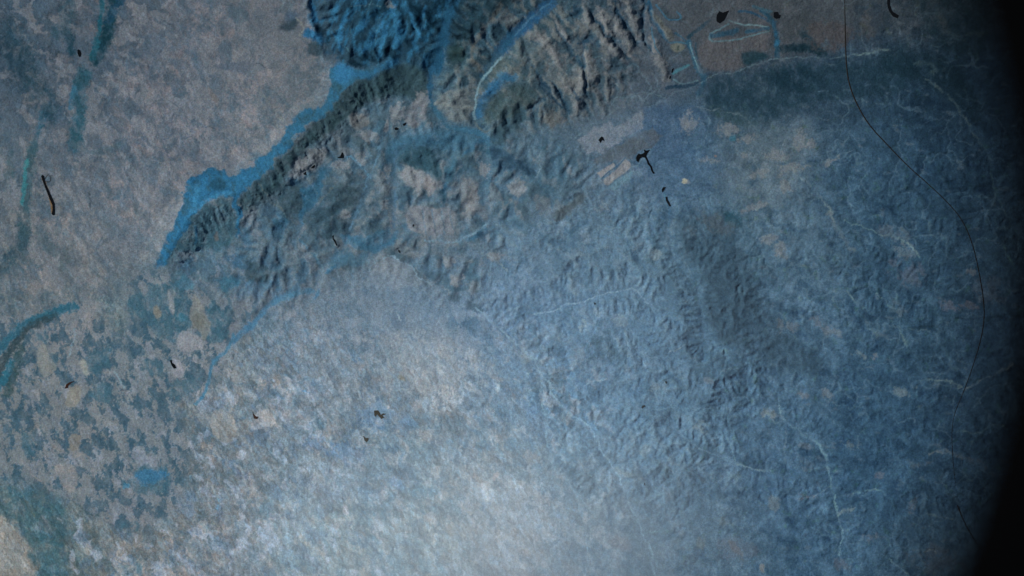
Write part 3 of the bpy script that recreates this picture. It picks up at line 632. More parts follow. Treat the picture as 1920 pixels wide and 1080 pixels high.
for p, c in (([(362, 545), (378, 570), (387, 592), (397, 607), (392, 625), (384, 642), (372, 620), (357, 612), (356, 590), (360, 570)], (128, 126, 122)), ([(360, 590), (378, 585), (386, 600), (378, 618), (360, 608)], (108, 108, 104)), ([(336, 620), (352, 622), (385, 640), (380, 655), (345, 662), (330, 645)], (146, 142, 146)),
             ([(285, 575), (298, 570), (304, 590), (296, 600), (288, 590)], (132, 124, 114)), ([(314, 545), (322, 545), (330, 585), (320, 592)], (148, 146, 148)), ([(322, 670), (345, 680), (345, 705), (330, 712), (320, 690)], (150, 146, 152)), ([(150, 670), (160, 680), (170, 706), (160, 704), (152, 688)], (150, 148, 140)),
             ([(125, 730), (150, 718), (150, 760), (122, 765)], (140, 132, 122)), ([(95, 870), (140, 868), (148, 900), (135, 930), (110, 900)], (138, 132, 132)), ([(130, 815), (150, 812), (150, 835), (130, 850)], (128, 120, 112)), ([(80, 640), (95, 670), (110, 690), (85, 712), (70, 690), (68, 660)], (134, 132, 128)),
             ([(482, 772), (500, 765), (516, 780), (515, 800), (492, 800), (478, 785)], (176, 168, 172)), ([(530, 710), (540, 705), (558, 738), (548, 738)], (168, 168, 178)), ([(510, 702), (525, 700), (530, 718), (518, 725)], (132, 126, 128)), ([(395, 770), (420, 765), (445, 790), (440, 830), (415, 830), (395, 805)], (146, 140, 140)),
             ([(700, 785), (718, 782), (718, 800), (705, 800)], (178, 178, 190)), ([(815, 672), (825, 684), (834, 704), (822, 700)], (178, 180, 194)), ([(745, 703), (760, 708), (760, 716), (748, 712)], (128, 118, 98)), ([(932, 722), (940, 722), (938, 738), (932, 736)], (176, 186, 202)), ([(808, 872), (828, 874), (822, 902), (810, 895)], (168, 172, 188)),
             ([(900, 905), (915, 900), (925, 930), (915, 942), (905, 930)], (186, 190, 206)), ([(920, 895), (932, 885), (936, 892), (925, 902)], (178, 160, 166)), ([(944, 902), (990, 900), (975, 918), (950, 915)], (182, 186, 202)), ([(640, 955), (655, 945), (655, 970)], (178, 178, 194)), ([(428, 998), (438, 1012), (444, 1030), (434, 1022)], (92, 88, 84)),
             ([(1360, 1010), (1385, 1020), (1395, 1045), (1380, 1040)], (132, 134, 146)), ([(1425, 1055), (1435, 1060), (1434, 1073), (1424, 1070)], (158, 154, 158)), ([(398, 450), (405, 430), (410, 442), (406, 452)], (96, 94, 96)), ([(387, 168), (395, 163), (412, 190), (400, 195)], (104, 98, 100)),
             ([(728, 580), (735, 620), (760, 612), (762, 585)], (96, 118, 146)), ([(672, 640), (690, 640), (690, 658), (676, 658)], (88, 106, 126)), ([(725, 760), (760, 740), (775, 770), (765, 800), (735, 800)], (112, 130, 154)), ([(400, 118), (480, 115), (470, 135), (410, 132)], (92, 98, 112)), ([(408, 85), (432, 60), (436, 130), (414, 130)], (80, 92, 106)), ([(425, 5), (470, 20), (460, 45), (430, 40)], (80, 94, 108))):
    patch(p, 1.8, c, .72, 1.3, 1, .35)
blob(285, 893, 34, 13, -8, (56, 122, 158), .8, .6); blob(236, 912, 9, 6, 0, (60, 122, 150), .7, .3); blob(572, 735, 10, 3, 0, (92, 148, 190), .7, .3); blob(340, 592, 12, 10, 0, (64, 122, 142), .6, .4)
for p in ([(440, 640), (468, 612), (488, 592), (505, 570), (530, 556), (545, 552)], [(545, 555), (560, 548), (585, 545)]): stroke(p, 5.5, 3, (74, 118, 148), .8, 1.2)
stroke([(437, 628), (430, 658), (400, 673), (393, 702), (387, 735), (368, 757)], 3, 2, (74, 122, 148), .85, 1)
patch([(325, 535), (350, 512), (368, 540), (340, 545)], 4, (64, 108, 128), .7, 2); patch([(410, 520), (440, 515), (452, 535), (430, 548), (412, 540)], 5, (56, 108, 132), .6, 2, 1, .4)
blob(495, 965, 14, 18, 20, (94, 116, 130), .8, .3); blob(262, 1068, 8, 14, 0, (92, 118, 134), .7, .3); blob(1160, 1015, 26, 14, 20, (142, 132, 140), .35)

# pale city in the south centre, fields with bright facets round it
for x, y, rx, ry, k in ((820, 690, 95, 60, .35), (930, 930, 90, 60, .3), (905, 1030, 110, 60, .25), (620, 910, 60, 40, .2), (980, 990, 70, 90, .25), (550, 985, 80, 60, .12), (840, 745, 30, 18, .4)):
    blob(x, y, rx, ry, 20, (182, 184, 200), k, .9)
for x, y, rx, ry, r in ((655, 850, 40, 20, 10), (740, 905, 26, 14, 20), (700, 780, 40, 30, 0), (1010, 800, 40, 20, 60), (760, 800, 22, 18, 0), (600, 835, 30, 16, 10)):
    blob(x, y, rx, ry, r, (102, 128, 162), .5, .8)
for x, y, rx, ry, r in ((1050, 725, 20, 34, -30), (1095, 905, 18, 30, -35), (1200, 885, 26, 14, 15), (1245, 885, 26, 12, 20), (1130, 650, 26, 26, 0), (1310, 700, 26, 18, 20), (1030, 650, 22, 12, 10), (1065, 880, 16, 14, 0), (1255, 905, 16, 8, 0), (1160, 665, 20, 20, 0), (1115, 640, 10, 22, 60)):
    blob(x, y, rx, ry, r, (74, 104, 130), .55, 1.0)

# ---- streams and roads as fine lines
LT = (134, 154, 174)
FINE = [
 (VALLEYS[4][0], 1.2, (104, 126, 142), .7), (VALLEYS[6][0][:6], 1.3, (112, 128, 144), .6), (VALLEYS[7][0], 1.6, (140, 170, 198), .75), (VALLEYS[8][0], 1.2, (136, 168, 196), .6), (VALLEYS[9][0], 1.6, (132, 166, 190), .8), (VALLEYS[16][0], 1.2, (142, 168, 196), .7), (VALLEYS[17][0], 1.2, (124, 154, 182), .7),
 ([(1530, 828), (1548, 850), (1554, 880)], 3, (122, 158, 182), .7), ([(1558, 905), (1563, 930), (1572, 965)], 2.4, (122, 160, 176), .7), ([(1572, 965), (1585, 960), (1602, 955)], 3.5, (142, 160, 172), .7), ([(1555, 912), (1535, 925), (1510, 935), (1480, 930)], 1.4, LT, .7), ([(1457, 760), (1464, 785)], 1.5, (150, 184, 206), .8), ([(1465, 788), (1455, 795), (1445, 788)], 1, LT, .6),
 ([(1340, 845), (1355, 830), (1358, 812), (1368, 830), (1376, 850), (1378, 868)], 1, (134, 166, 180), .7), ([(1378, 870), (1400, 875), (1440, 885)], 1.5, (150, 176, 192), .7), ([(1475, 800), (1470, 840), (1474, 870)], 1.2, LT, .5), ([(1602, 925), (1625, 918), (1645, 917), (1658, 925)], 1.6, (140, 172, 180), .7),
 ([(1555, 400), (1575, 440), (1600, 468)], 5, (118, 130, 142), .6), ([(1530, 362), (1548, 380), (1560, 400)], 2, (122, 138, 150), .7), ([(1585, 412), (1612, 424), (1635, 430), (1645, 442), (1670, 440), (1690, 450)], 1.3, (122, 150, 158), .7), ([(1690, 450), (1706, 462), (1724, 480)], 2, (142, 172, 178), .8),
 ([(1562, 562), (1568, 550), (1582, 545), (1595, 552), (1608, 570)], 1.4, (120, 144, 158), .7), ([(1640, 550), (1658, 562), (1665, 575), (1680, 580)], 1.3, (116, 144, 156), .7), ([(1672, 600), (1676, 612), (1710, 620), (1745, 620)], 1.2, (112, 134, 146), .6), ([(1688, 620), (1695, 635), (1700, 650)], 1.6, (122, 148, 156), .7),
 ([(1718, 725), (1730, 713), (1750, 711), (1772, 716), (1795, 716), (1800, 726)], 1.8, (138, 158, 168), .75), ([(1805, 730), (1830, 720), (1860, 705), (1880, 695), (1900, 680)], 2.2, (128, 138, 150), .7), ([(1795, 806), (1830, 815), (1850, 800), (1870, 795), (1890, 805)], 1.5, (118, 142, 154), .6),
 ([(1745, 848), (1760, 846), (1782, 848)], 3, (148, 158, 170), .7), ([(1790, 850), (1815, 860), (1845, 875)], 5, (124, 128, 140), .6), ([(1740, 870), (1715, 875), (1700, 868)], 4, (108, 118, 132), .6), ([(1725, 965), (1745, 962), (1760, 970), (1785, 975)], 2, (124, 146, 158), .7), ([(1710, 1030), (1735, 1030), (1755, 1038)], 2, (142, 156, 168), .7),
 ([(1670, 1050), (1685, 1062), (1700, 1078)], 2, (130, 160, 178), .7), ([(1885, 460), (1888, 478), (1905, 505)], 1.5, (96, 132, 142), .8), ([(1740, 150), (1775, 175), (1800, 205), (1812, 235), (1840, 268), (1860, 300)], 2.4, (104, 122, 130), .6), ([(1860, 300), (1862, 342), (1876, 392), (1905, 432)], 1.6, (92, 122, 134), .6),
 ([(1600, 101), (1640, 97), (1665, 90)], 2, (104, 126, 134), .7), ([(1715, 120), (1745, 118), (1760, 132), (1740, 140)], 4, (86, 106, 116), .5), ([(1770, 60), (1800, 70), (1840, 60)], 5, (92, 108, 116), .35), ([(1750, 0), (1760, 30), (1775, 60)], 8, (92, 100, 110), .45),
 ([(1436, 305), (1480, 315), (1520, 312)], 1.2, (132, 134, 138), .7), ([(1480, 315), (1475, 345), (1483, 380), (1490, 420)], 1, (84, 100, 114), .5), ([(1340, 250), (1390, 280), (1440, 300), (1480, 315)], 1, (100, 112, 122), .4), ([(1480, 315), (1520, 350)], 2.2, (132, 146, 154), .6), ([(1540, 305), (1570, 292), (1600, 282)], 1.6, (112, 132, 150), .6), ([(1405, 425), (1415, 405), (1418, 390)], 1.2, (128, 150, 164), .7),
 ([(1095, 722), (1110, 718), (1120, 712), (1140, 708)], 1.2, (150, 172, 196), .6), ([(1173, 620), (1178, 640), (1174, 660), (1175, 690)], 1.2, (136, 160, 184), .6), ([(1183, 620), (1190, 645), (1195, 665), (1215, 690)], 1, (130, 156, 182), .6), ([(1255, 660), (1268, 658), (1282, 648)], 1.4, (152, 168, 182), .7), ([(1350, 720), (1340, 712), (1360, 690), (1390, 692)], 1, (136, 162, 182), .5), ([(1100, 782), (1140, 775), (1180, 770), (1240, 765), (1330, 768), (1385, 765), (1415, 785)], .9, (124, 156, 184), .5),
 ([(1180, 780), (1192, 790), (1193, 812)], 1, (136, 166, 188), .5), ([(1100, 885), (1115, 900), (1130, 897)], 1.2, (146, 172, 190), .6), ([(1205, 998), (1230, 1000), (1240, 988), (1255, 998)], 1.2, (128, 170, 184), .5), ([(1240, 870), (1260, 882), (1275, 892)], 1.4, (140, 164, 188), .6),
 ([(640, 478), (640, 474)], 1, LT, .5), ([(700, 495), (718, 485), (735, 480), (762, 495), (777, 502), (785, 522), (812, 536)], 1.5, (128, 154, 180), .75), ([(590, 380), (575, 370), (560, 362)], 1, (108, 116, 124), .4), ([(641, 292), (660, 293), (678, 310), (690, 330)], 1.8, (98, 150, 186), .75), ([(710, 255), (714, 280), (700, 310), (690, 340), (680, 362), (665, 410), (655, 430)], 2.4, (92, 128, 158), .65),
 ([(742, 285), (738, 330), (745, 360), (735, 400), (744, 425)], 3, (72, 108, 142), .6), ([(800, 450), (830, 452), (860, 455), (880, 440), (905, 430), (920, 415)], 2, (118, 150, 178), .7), ([(590, 472), (605, 500), (612, 520)], 1.8, (112, 140, 162), .6), ([(880, 470), (910, 478), (935, 490), (950, 510)], 1.3, (132, 150, 168), .5), ([(560, 450), (575, 460), (592, 480), (600, 500)], 2.4, (60, 114, 146), .6),
 ([(1005, 335), (1010, 320), (1014, 300), (1012, 285)], 1.8, (118, 140, 160), .6), ([(990, 432), (1010, 428), (1022, 412)], 1, LT, .4), ([(1255, 395), (1256, 430), (1258, 470)], 1.4, (62, 116, 160), .7), ([(1245, 362), (1250, 375)], 1.3, (78, 132, 164), .9),
 ([(662, 660), (668, 690), (675, 710), (680, 735), (678, 760)], 1.2, (92, 112, 140), .6), ([(812, 660), (816, 690), (818, 720), (822, 745)], 1.1, (118, 124, 142), .6), ([(875, 685), (862, 705), (845, 735)], 1, (128, 130, 142), .5), ([(690, 640), (705, 622), (716, 615), (735, 630), (750, 640)], 1.2, (104, 126, 156), .6), ([(742, 582), (752, 605), (768, 625), (785, 650)], 1.5, (96, 124, 156), .6), ([(742, 585), (750, 598)], 1.6, (158, 176, 196), .7),
 ([(700, 890), (720, 912), (745, 935), (775, 950), (800, 965)], 1.2, (92, 122, 150), .6), ([(535, 995), (545, 1040), (555, 1080)], 5, (150, 168, 184), .5), ([(620, 1010), (628, 1020), (636, 1034)], 4, (172, 178, 196), .6), ([(675, 1000), (682, 1015)], 3, (170, 180, 196), .6), ([(700, 1060), (712, 1080)], 4, (170, 178, 196), .5), ([(750, 1012), (800, 1016), (830, 1020)], 1.6, (140, 168, 186), .5),
 ([(442, 870), (455, 890), (465, 920)], 3, (150, 144, 144), .5), ([(400, 920), (407, 935), (406, 955)], 1.4, (110, 150, 172), .6), ([(398, 975), (418, 998), (430, 1010)], 1.6, (150, 148, 142), .5), ([(130, 850), (160, 880), (200, 920), (250, 945)], 1, (104, 112, 114), .4), ([(40, 860), (60, 890), (100, 920)], 2, (140, 132, 130), .6), ([(25, 910), (50, 940), (65, 970)], 1, (112, 122, 108), .6), ([(130, 940), (155, 955), (185, 970)], 1.4, (64, 86, 94), .7),
 ([(190, 975), (215, 985), (240, 1005)], 1.2, (70, 90, 104), .6), ([(138, 618), (137, 640), (130, 670)], 2.4, (132, 148, 158), .6), ([(215, 695), (225, 715), (233, 728)], 1.4, (134, 150, 160), .7), ([(225, 728), (234, 733), (240, 726)], 1, (52, 74, 96), .8), ([(420, 560), (440, 585), (452, 612)], 1.4, (112, 124, 132), .5),
 ([(400, 240), (386, 238), (380, 240)], 1.4, (60, 70, 84), .6), ([(280, 128), (305, 124), (330, 120)], 1, (66, 76, 90), .6), ([(205, 95), (240, 100), (265, 108)], 2.2, (66, 82, 100), .5), ([(210, 287), (235, 272), (255, 262), (275, 278)], 1.6, (76, 88, 104), .5), ([(480, 122), (495, 124), (510, 126)], 1, (48, 58, 70), .7), ([(478, 165), (505, 195), (530, 225)], 2, (126, 128, 130), .5), ([(160, 362), (172, 366), (168, 385), (172, 396)], .8, (46, 56, 66), .7),
 ([(152, 342), (165, 348)], .8, (62, 72, 84), .6), ([(560, 32), (568, 45), (562, 65)], 2.5, (138, 140, 138), .6), ([(660, 12), (695, 11), (715, 10)], .8, (90, 116, 124), .5), ([(683, 55), (692, 10), (700, -10)], .7, (74, 116, 136), .5), ([(636, 80), (655, 95), (655, 110)], .7, (74, 122, 146), .5), ([(612, 45), (622, 65), (634, 78)], .7, (74, 122, 146), .5), ([(702, 80), (706, 45), (725, 25)], .7, (80, 118, 134), .5),
 ([(728, 5), (735, 12)], 5, (104, 104, 110), .7), ([(655, 70), (665, 20)], .7, (78, 112, 128), .4), ([(790, 90), (820, 90)], .8, (70, 120, 144), .4), ([(565, 300), (580, 290), (600, 280)], .8, (110, 108, 110), .4), ([(485, 345), (500, 370), (530, 395), (555, 420)], 1, (112, 118, 118), .5), ([(575, 330), (590, 355), (592, 370)], 1, (120, 118, 112), .4), ([(640, 335), (612, 360), (600, 380)], 1, (112, 116, 112), .4), ([(452, 385), (456, 410)], 1.6, (136, 138, 140), .6),
 ([(1010, 628), (985, 650)], 1, LT, .3), ([(1700, 620), (1745, 610), (1762, 612)], 3.5, (40, 62, 78), .6), ([(1795, 598), (1850, 600), (1880, 592), (1900, 588), (1925, 596)], 3, (26, 52, 72), .7), ([(1595, 435), (1605, 448), (1620, 462)], 3.4, (30, 62, 76), .8), ([(1770, 342), (1785, 338), (1798, 332)], 1.4, (26, 48, 62), .7), ([(1640, 475), (1660, 490), (1680, 500)], 3, (38, 68, 88), .6),
 ([(1645, 277), (1665, 277), (1680, 272)], 1.2, (28, 44, 54), .7), ([(1725, 292), (1760, 285), (1790, 286)], 1.4, (28, 50, 66), .7), ([(1640, 1075), (1660, 1042), (1685, 1005), (1710, 975), (1735, 952), (1775, 935), (1810, 925)], 1.5, (44, 68, 84), .5), ([(1735, 884), (1770, 880), (1815, 877)], 1.2, (46, 76, 92), .5), ([(1708, 1028), (1745, 1032), (1790, 1024)], 1.6, (44, 66, 82), .5),
 ([(1760, 290), (1740, 420)], 1, (50, 80, 104), .01), ([(1513, 545), (1522, 565), (1526, 590), (1530, 640), (1545, 700)], 1.2, (52, 78, 98), .5), ([(1480, 380), (1492, 440), (1494, 500)], 1.4, (60, 84, 106), .5),
]
for p, w, c, k in FINE:
    stroke(p, w * .85, max(.9, w * .6), c, k * (.8 if p[0][0] < 1200 else .58), 1.8, False, .9)
for x, y, rx, ry, c in ((1560, 622, 18, 7, (146, 144, 154)), (1535, 605, 12, 8, (132, 128, 136)), (1475, 612, 16, 12, (124, 126, 134)), (1690, 735, 14, 6, (156, 158, 162)), (1612, 665, 12, 5, (138, 142, 144)), (1640, 668, 5, 4, (146, 134, 134)), (1780, 572, 14, 8, (128, 122, 134)), (1820, 574, 16, 6, (130, 122, 132)), (1700, 470, 20, 10, (132, 142, 154)), (1680, 440, 24, 12, (112, 122, 134)),
                        (1552, 738, 10, 8, (142, 138, 142)), (1505, 740, 8, 6, (134, 126, 128)), (1440, 775, 10, 8, (168, 160, 158)), (1310, 800, 14, 10, (150, 154, 162)), (1510, 835, 12, 5, (128, 134, 144)), (1590, 832, 8, 6, (124, 128, 130)), (1650, 892, 8, 5, (130, 122, 130)), (1510, 930, 14, 6, (130, 124, 134)), (1450, 945, 8, 12, (150, 150, 154)), (1712, 945, 6, 14, (124, 124, 134)), (1630, 1005, 10, 10, (118, 118, 126)), (1580, 1060, 16, 8, (118, 116, 124)), (1755, 1050, 40, 20, (104, 112, 126)), (1520, 870, 24, 6, (104, 122, 138)), (1700, 510, 26, 20, (100, 104, 118)), (1820, 510, 8, 6, (150, 140, 146)), (1860, 545, 26, 20, (96, 108, 124)),
                        (1380, 1030, 30, 20, (128, 134, 152)), (1290, 430, 14, 10, (96, 116, 130)), (1130, 385, 10, 12, (138, 140, 150)), (1100, 440, 12, 12, (140, 150, 168)), (1230, 480, 10, 8, (156, 156, 160)), (1160, 600, 14, 8, (146, 156, 172)), (1095, 610, 8, 8, (172, 172, 178)), (1120, 585, 8, 8, (158, 164, 180)), (1125, 702, 14, 9, (162, 156, 170)), (1235, 725, 12, 10, (150, 158, 168)), (990, 672, 12, 8, (158, 166, 178)), (1330, 715, 10, 6, (136, 136, 150)), (1210, 845, 8, 8, (156, 160, 170)), (1170, 885, 12, 6, (148, 152, 160)), (1115, 955, 18, 12, (148, 156, 170)), (1280, 1020, 16, 8, (138, 146, 156)), (1315, 1020, 6, 12, (142, 148, 152)), (1355, 980, 8, 10, (140, 150, 158)), (1370, 895, 14, 10, (132, 150, 162))):
    blob(x, y, rx * 1.25, ry * 1.2, 15, ((c[0] * .8 + 22), c[1], c[2] + 4), .42, 1.2)
_n = 1 - LEFT
C *= np.stack([1.05 - .10 * LEFT - .16 * _n, 1.05 - .06 * _n + .03 * LEFT, 1.03 + .05 * LEFT - .12 * _n + .04 * WOOD], -1)
_s = (C[..., 2] - C[..., 0]) / (C[..., 2] + C[..., 0] + 1e-4)
C *= (1 - .20 * sstep(.45, .85, _s))[..., None]
C = C + (C.mean(-1, keepdims=True) - C) * (.07 * _n)[..., None]
C *= (1 - .06 * _n - .15 * EAST - .12 * sstep(1500, 1800, X))[..., None]  # eastward darkening paints the view's edge falloff into the land colour
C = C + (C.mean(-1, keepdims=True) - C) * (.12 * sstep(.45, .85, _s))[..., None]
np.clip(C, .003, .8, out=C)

# ---------------------------------------------------------------- finer relief, basins of the lakes
fade = sstep(30, 400, 400 - np.maximum(np.maximum(-60 - X, X - 1980), np.maximum(-60 - Y, Y - 1140)))
Z = Z * (0.35 + .65 * fade)
rid = (1 - np.abs(fbm(WX, WY, 16, 811, 3, .55)) * 1.6)
Z += (rid * (70 * np.clip(UP, 0, 1.3) + 12)).astype(F32) * .55
Z += 26 * n4 * (0.35 + .5 * np.clip(UP, 0, 1)) + 14 * n1 * (1 - np.clip(UP, 0, .8))
Z += 10 * (r2 - .5) * FARM
# big forms the photograph shows: side gullies of the escarpment
sl_, d, t, s = G.line(CREST, 110, 2, .5)
wid = 58 + 16 * n5[sl_]
gul = (.5 + .5 * np.sin(t * 205 + 3.0 * n5[sl_])) * (s > 0) * np.sin(np.pi * np.clip(d / wid, 0, 1))
inw = np.clip(np.minimum(t, 1 - t) * 18, 0, 1)
Z[sl_] -= 115 * gul * inw
Z[sl_] += inw * np.where(s > 0, 620 * (1 - sstep(0, 1, d / wid * .9 + .0)), 620 * np.clip(1 - d / 46, 0, 1))
for k_, (p, w) in enumerate(RIDGES):
    sl_, d, t, s = G.line(p, w * 2.5, 2, 1.2)
    Z[sl_] += 200 * np.exp(-(d / (w * .9)) ** 2) * np.clip(np.minimum(t, 1 - t) * 6, 0, 1)
for k_, (p, w) in enumerate(GULLIES):
    sl_, d, t, s = G.line(p, w * 3, 2, 1.2)
    Z[sl_] -= 160 * np.exp(-(d / (w * 1.1)) ** 2) * np.clip(np.minimum(t, 1 - t) * 6, 0, 1)
print("relief z", Z.min(), Z.max())

LAKES = [
 ("tooth-shaped black reservoir beside the embanked meadows near the top edge", T(960, 0, 4, (1535, 112), (1555, 85), (1580, 96), (1625, 80), (1602, 128), (1590, 152), (1570, 166), (1557, 176), (1538, 164), (1532, 150))),
 ("small blocky black reservoir above the bright blue stream at the top right", T(1150, 0, 4.5, (1352, 105), (1385, 100), (1395, 125), (1412, 130), (1400, 155), (1370, 158), (1352, 145))),
 ("branching black reservoir with a long crooked tail right of the pale rectangular fields", T(1100, 180, 4.5, (417, 520), (426, 500), (440, 485), (455, 492), (470, 488), (488, 476), (483, 450), (500, 462), (532, 455), (508, 488), (502, 510), (518, 540), (528, 568), (548, 592), (560, 635), (576, 652), (560, 655), (546, 632), (534, 595), (514, 574), (505, 545), (494, 522), (470, 514), (448, 528), (436, 556), (421, 550))),
 ("small comma-shaped black lake just above the narrow slanting one", T(1100, 180, 4.5, (634, 788), (645, 770), (668, 768), (652, 795), (642, 814), (636, 805))),
 ("narrow slanting black lake below the comma-shaped one", T(1100, 180, 4.5, (664, 850), (679, 852), (684, 875), (696, 895), (711, 930), (697, 929), (682, 905), (670, 882))),
 ("notched black pond on the pale field block left of the branching reservoir", T(1100, 180, 4.5, (100, 372), (112, 355), (125, 342), (138, 348), (149, 379), (130, 370), (116, 395))),
 ("black triangular reservoir at the head of a light blue stream below the escarpment", T(480, 270, 4, (608, 103), (632, 92), (645, 62), (652, 66), (659, 88), (658, 106), (636, 107))),
 ("small black pond left of the triangular reservoir", T(480, 270, 4, (414, 181), (425, 165), (440, 155), (441, 172), (430, 182))),
 ("smaller black pond below the escarpment gullies, leftmost of three in a row", T(480, 270, 4, (354, 224), (368, 214), (374, 208), (378, 233), (362, 230))),
 ("flat oval black pond south of the blue mountains", T(480, 0, 4, (1038, 962), (1052, 955), (1072, 965), (1060, 976), (1044, 976))),
 ("tiny wedge-shaped black pond just above the flat oval pond", T(480, 0, 4, (1100, 930), (1127, 920), (1122, 935), (1108, 944))),
 ("thin upright black pond at the end of a short pale canal", T(960, 0, 4, (1195, 540), (1200, 520), (1211, 510), (1208, 532), (1200, 550))),
 ("tiny black pond just below the thin upright one", T(960, 0, 4, (1178, 590), (1182, 574), (1191, 568), (1190, 582), (1184, 592))),
 ("small black hooked lake on a pale field in the western woods", T(0, 540, 4, (1274, 545), (1286, 539), (1290, 560), (1310, 574), (1323, 600), (1303, 603), (1288, 582))),
 ("thin reddish-black curved lake at the western edge of the woods", T(0, 540, 4, (486, 753), (498, 722), (520, 708), (554, 698), (528, 716), (512, 732), (506, 750))),
 ("ragged olive-black reservoir above a white field in the southern plain", T(480, 540, 4, (886, 920), (915, 917), (928, 935), (936, 952), (952, 940), (976, 944), (948, 956), (960, 970), (942, 982), (920, 960), (908, 946), (896, 966), (888, 955))),
 ("small olive-black lake below and left of the ragged reservoir", T(480, 810, 4, (804, 28), (814, 38), (824, 46), (842, 44), (843, 60), (828, 76), (814, 62))),
 ("small dark hook-shaped lake in a round white field", T(0, 540, 4, (1896, 930), (1904, 948), (1918, 962), (1940, 966), (1926, 984), (1906, 978), (1898, 955))),
 ("thin black S-shaped lake in the hills below the escarpment", T(480, 270, 4, (573, 692), (582, 684), (580, 706), (598, 726), (609, 760), (603, 762), (590, 735), (576, 714))),
 ("small upright black pond above the light curved stream", T(480, 270, 4, (1066, 792), (1074, 796), (1084, 810), (1078, 819), (1068, 808))),
 ("small oval black pond beside the long blue scarp at the upper left", T(0, 0, 4, (580, 376), (590, 370), (602, 380), (609, 402), (603, 426), (592, 424), (583, 402))),
 ("long thin curved dark lake with a brown shore on the far left plain", T(0, 270, 4, (308, 240), (318, 232), (330, 240), (336, 275), (346, 308), (362, 340), (380, 380), (396, 415), (410, 452), (412, 500), (410, 530), (397, 535), (387, 524), (395, 488), (392, 455), (374, 418), (358, 375), (338, 325), (322, 280))),
 ("narrow black lake in a dark valley at the top right corner", T(1540, 0, 2.842, (352, -30), (364, -30), (364, 25), (375, 60), (412, 84), (404, 98), (380, 88), (360, 60), (350, 25))),
 ("tiny broken black pond on a straight stream in the central hills", T(960, 540, 4, (968, 893), (978, 882), (992, 878), (1002, 886), (988, 892), (978, 902))),
 ("tiny upright black pond above a short white track in the central hills", T(960, 540, 4, (1148, 700), (1156, 697), (1162, 708), (1157, 718), (1150, 710))),
 ("tiny black pond by a light stream at the middle of the land", T(960, 540, 4, (610, 108), (622, 110), (630, 120), (620, 124))),
 ("tiny upright black pond in the eastern part of the southern hills", T(960, 810, 4, (990, 382), (997, 380), (998, 396), (992, 400))),
 ("black speck of a pond on the striped pale fields", T(480, 270, 4, (1174, 606), (1184, 602), (1186, 614), (1176, 622))),
]
lake_z = []
for lab, p in LAKES:
    sl_, d = G.poly(p, 8, 1, 0)
    ins = d < 2.5
    z0 = float(np.median(Z[sl_][ins])) if ins.any() else 0.0
    w = 1 - sstep(1.0, 5.0, d)
    Z[sl_] = Z[sl_] * (1 - w) + z0 * w
    lake_z.append(z0)
# brown shore of the long lake in the far west, and the loop at its head
stroke([(80, 334), (88, 352), (96, 378), (98, 398)], 2.0, 1.2, (118, 92, 60), .85, 0)
stroke([(84, 336), (90, 326), (96, 332), (94, 342), (86, 340)], .8, .8, (44, 48, 50), .85, 0)

# ---------------------------------------------------------------- land mesh
def new_mat(name):
    m = bpy.data.materials.new(name); m.use_nodes = True
    m.node_tree.nodes.clear()
    return m, m.node_tree
def link_obj(name, mesh, mat=None):
    o = bpy.data.objects.new(name, mesh); sc.collection.objects.link(o)
    if mat: mesh.materials.append(mat)
    return o

def grid_mesh(name, PX, PY, Zv):
    ny, nx = PX.shape
    co = np.empty((ny * nx, 3), F32)
    co[:, 0] = ((PX - 960) * PXM).ravel(); co[:, 1] = ((540 - PY) * PXM).ravel(); co[:, 2] = Zv.ravel()
    i = np.arange(ny * nx, dtype=np.int32).reshape(ny, nx)
    q = np.stack([i[1:, :-1], i[1:, 1:], i[:-1, 1:], i[:-1, :-1]], -1).reshape(-1, 4)
    me = bpy.data.meshes.new(name)
    me.vertices.add(len(co)); me.vertices.foreach_set("co", co.ravel())
    me.loops.add(q.size); me.loops.foreach_set("vertex_index", q.ravel())
    me.polygons.add(len(q)); me.polygons.foreach_set("loop_start", np.arange(0, q.size, 4, dtype=np.int32))
    me.polygons.foreach_set("loop_total", np.full(len(q), 4, dtype=np.int32))
    me.polygons.foreach_set("use_smooth", np.ones(len(q), bool))
    me.update(calc_edges=True)
    return me
me = grid_mesh("ground", X, Y, Z)
ca = me.color_attributes.new("land", 'FLOAT_COLOR', 'POINT')
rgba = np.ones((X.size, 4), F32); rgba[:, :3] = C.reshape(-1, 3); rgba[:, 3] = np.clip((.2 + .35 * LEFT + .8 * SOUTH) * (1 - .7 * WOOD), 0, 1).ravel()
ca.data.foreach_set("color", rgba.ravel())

mat, nt = new_mat("land soil and scrub")
N = nt.nodes; Lk = nt.links
out = N.new("ShaderNodeOutputMaterial"); dif = N.new("ShaderNodeBsdfDiffuse"); dif.inputs["Roughness"].default_value = .6
at = N.new("ShaderNodeAttribute"); at.attribute_name = "land"
tc = N.new("ShaderNodeTexCoord")
def noise(scale, det, rough):
    n = N.new("ShaderNodeTexNoise"); n.inputs["Scale"].default_value = scale; n.inputs["Detail"].default_value = det; n.inputs["Roughness"].default_value = rough
    Lk.new(tc.outputs["Object"], n.inputs["Vector"]); return n
na = noise(1 / (2.8 * PXM), 3.0, .75); nb_ = noise(1 / (7 * PXM), 3.0, .6)
def rng(n, lo, hi):
    r = N.new("ShaderNodeMapRange"); r.inputs["From Min"].default_value = .3; r.inputs["From Max"].default_value = .7
    r.inputs["To Min"].default_value = lo; r.inputs["To Max"].default_value = hi; r.clamp = False
    Lk.new(n.outputs["Fac"], r.inputs["Value"]); return r.outputs["Result"]
mm = N.new("ShaderNodeMath"); mm.operation = 'MULTIPLY'
Lk.new(rng(na, .72, 1.28), mm.inputs[0]); Lk.new(rng(nb_, .9, 1.1), mm.inputs[1])
vs = N.new("ShaderNodeVectorMath"); vs.operation = 'SCALE'
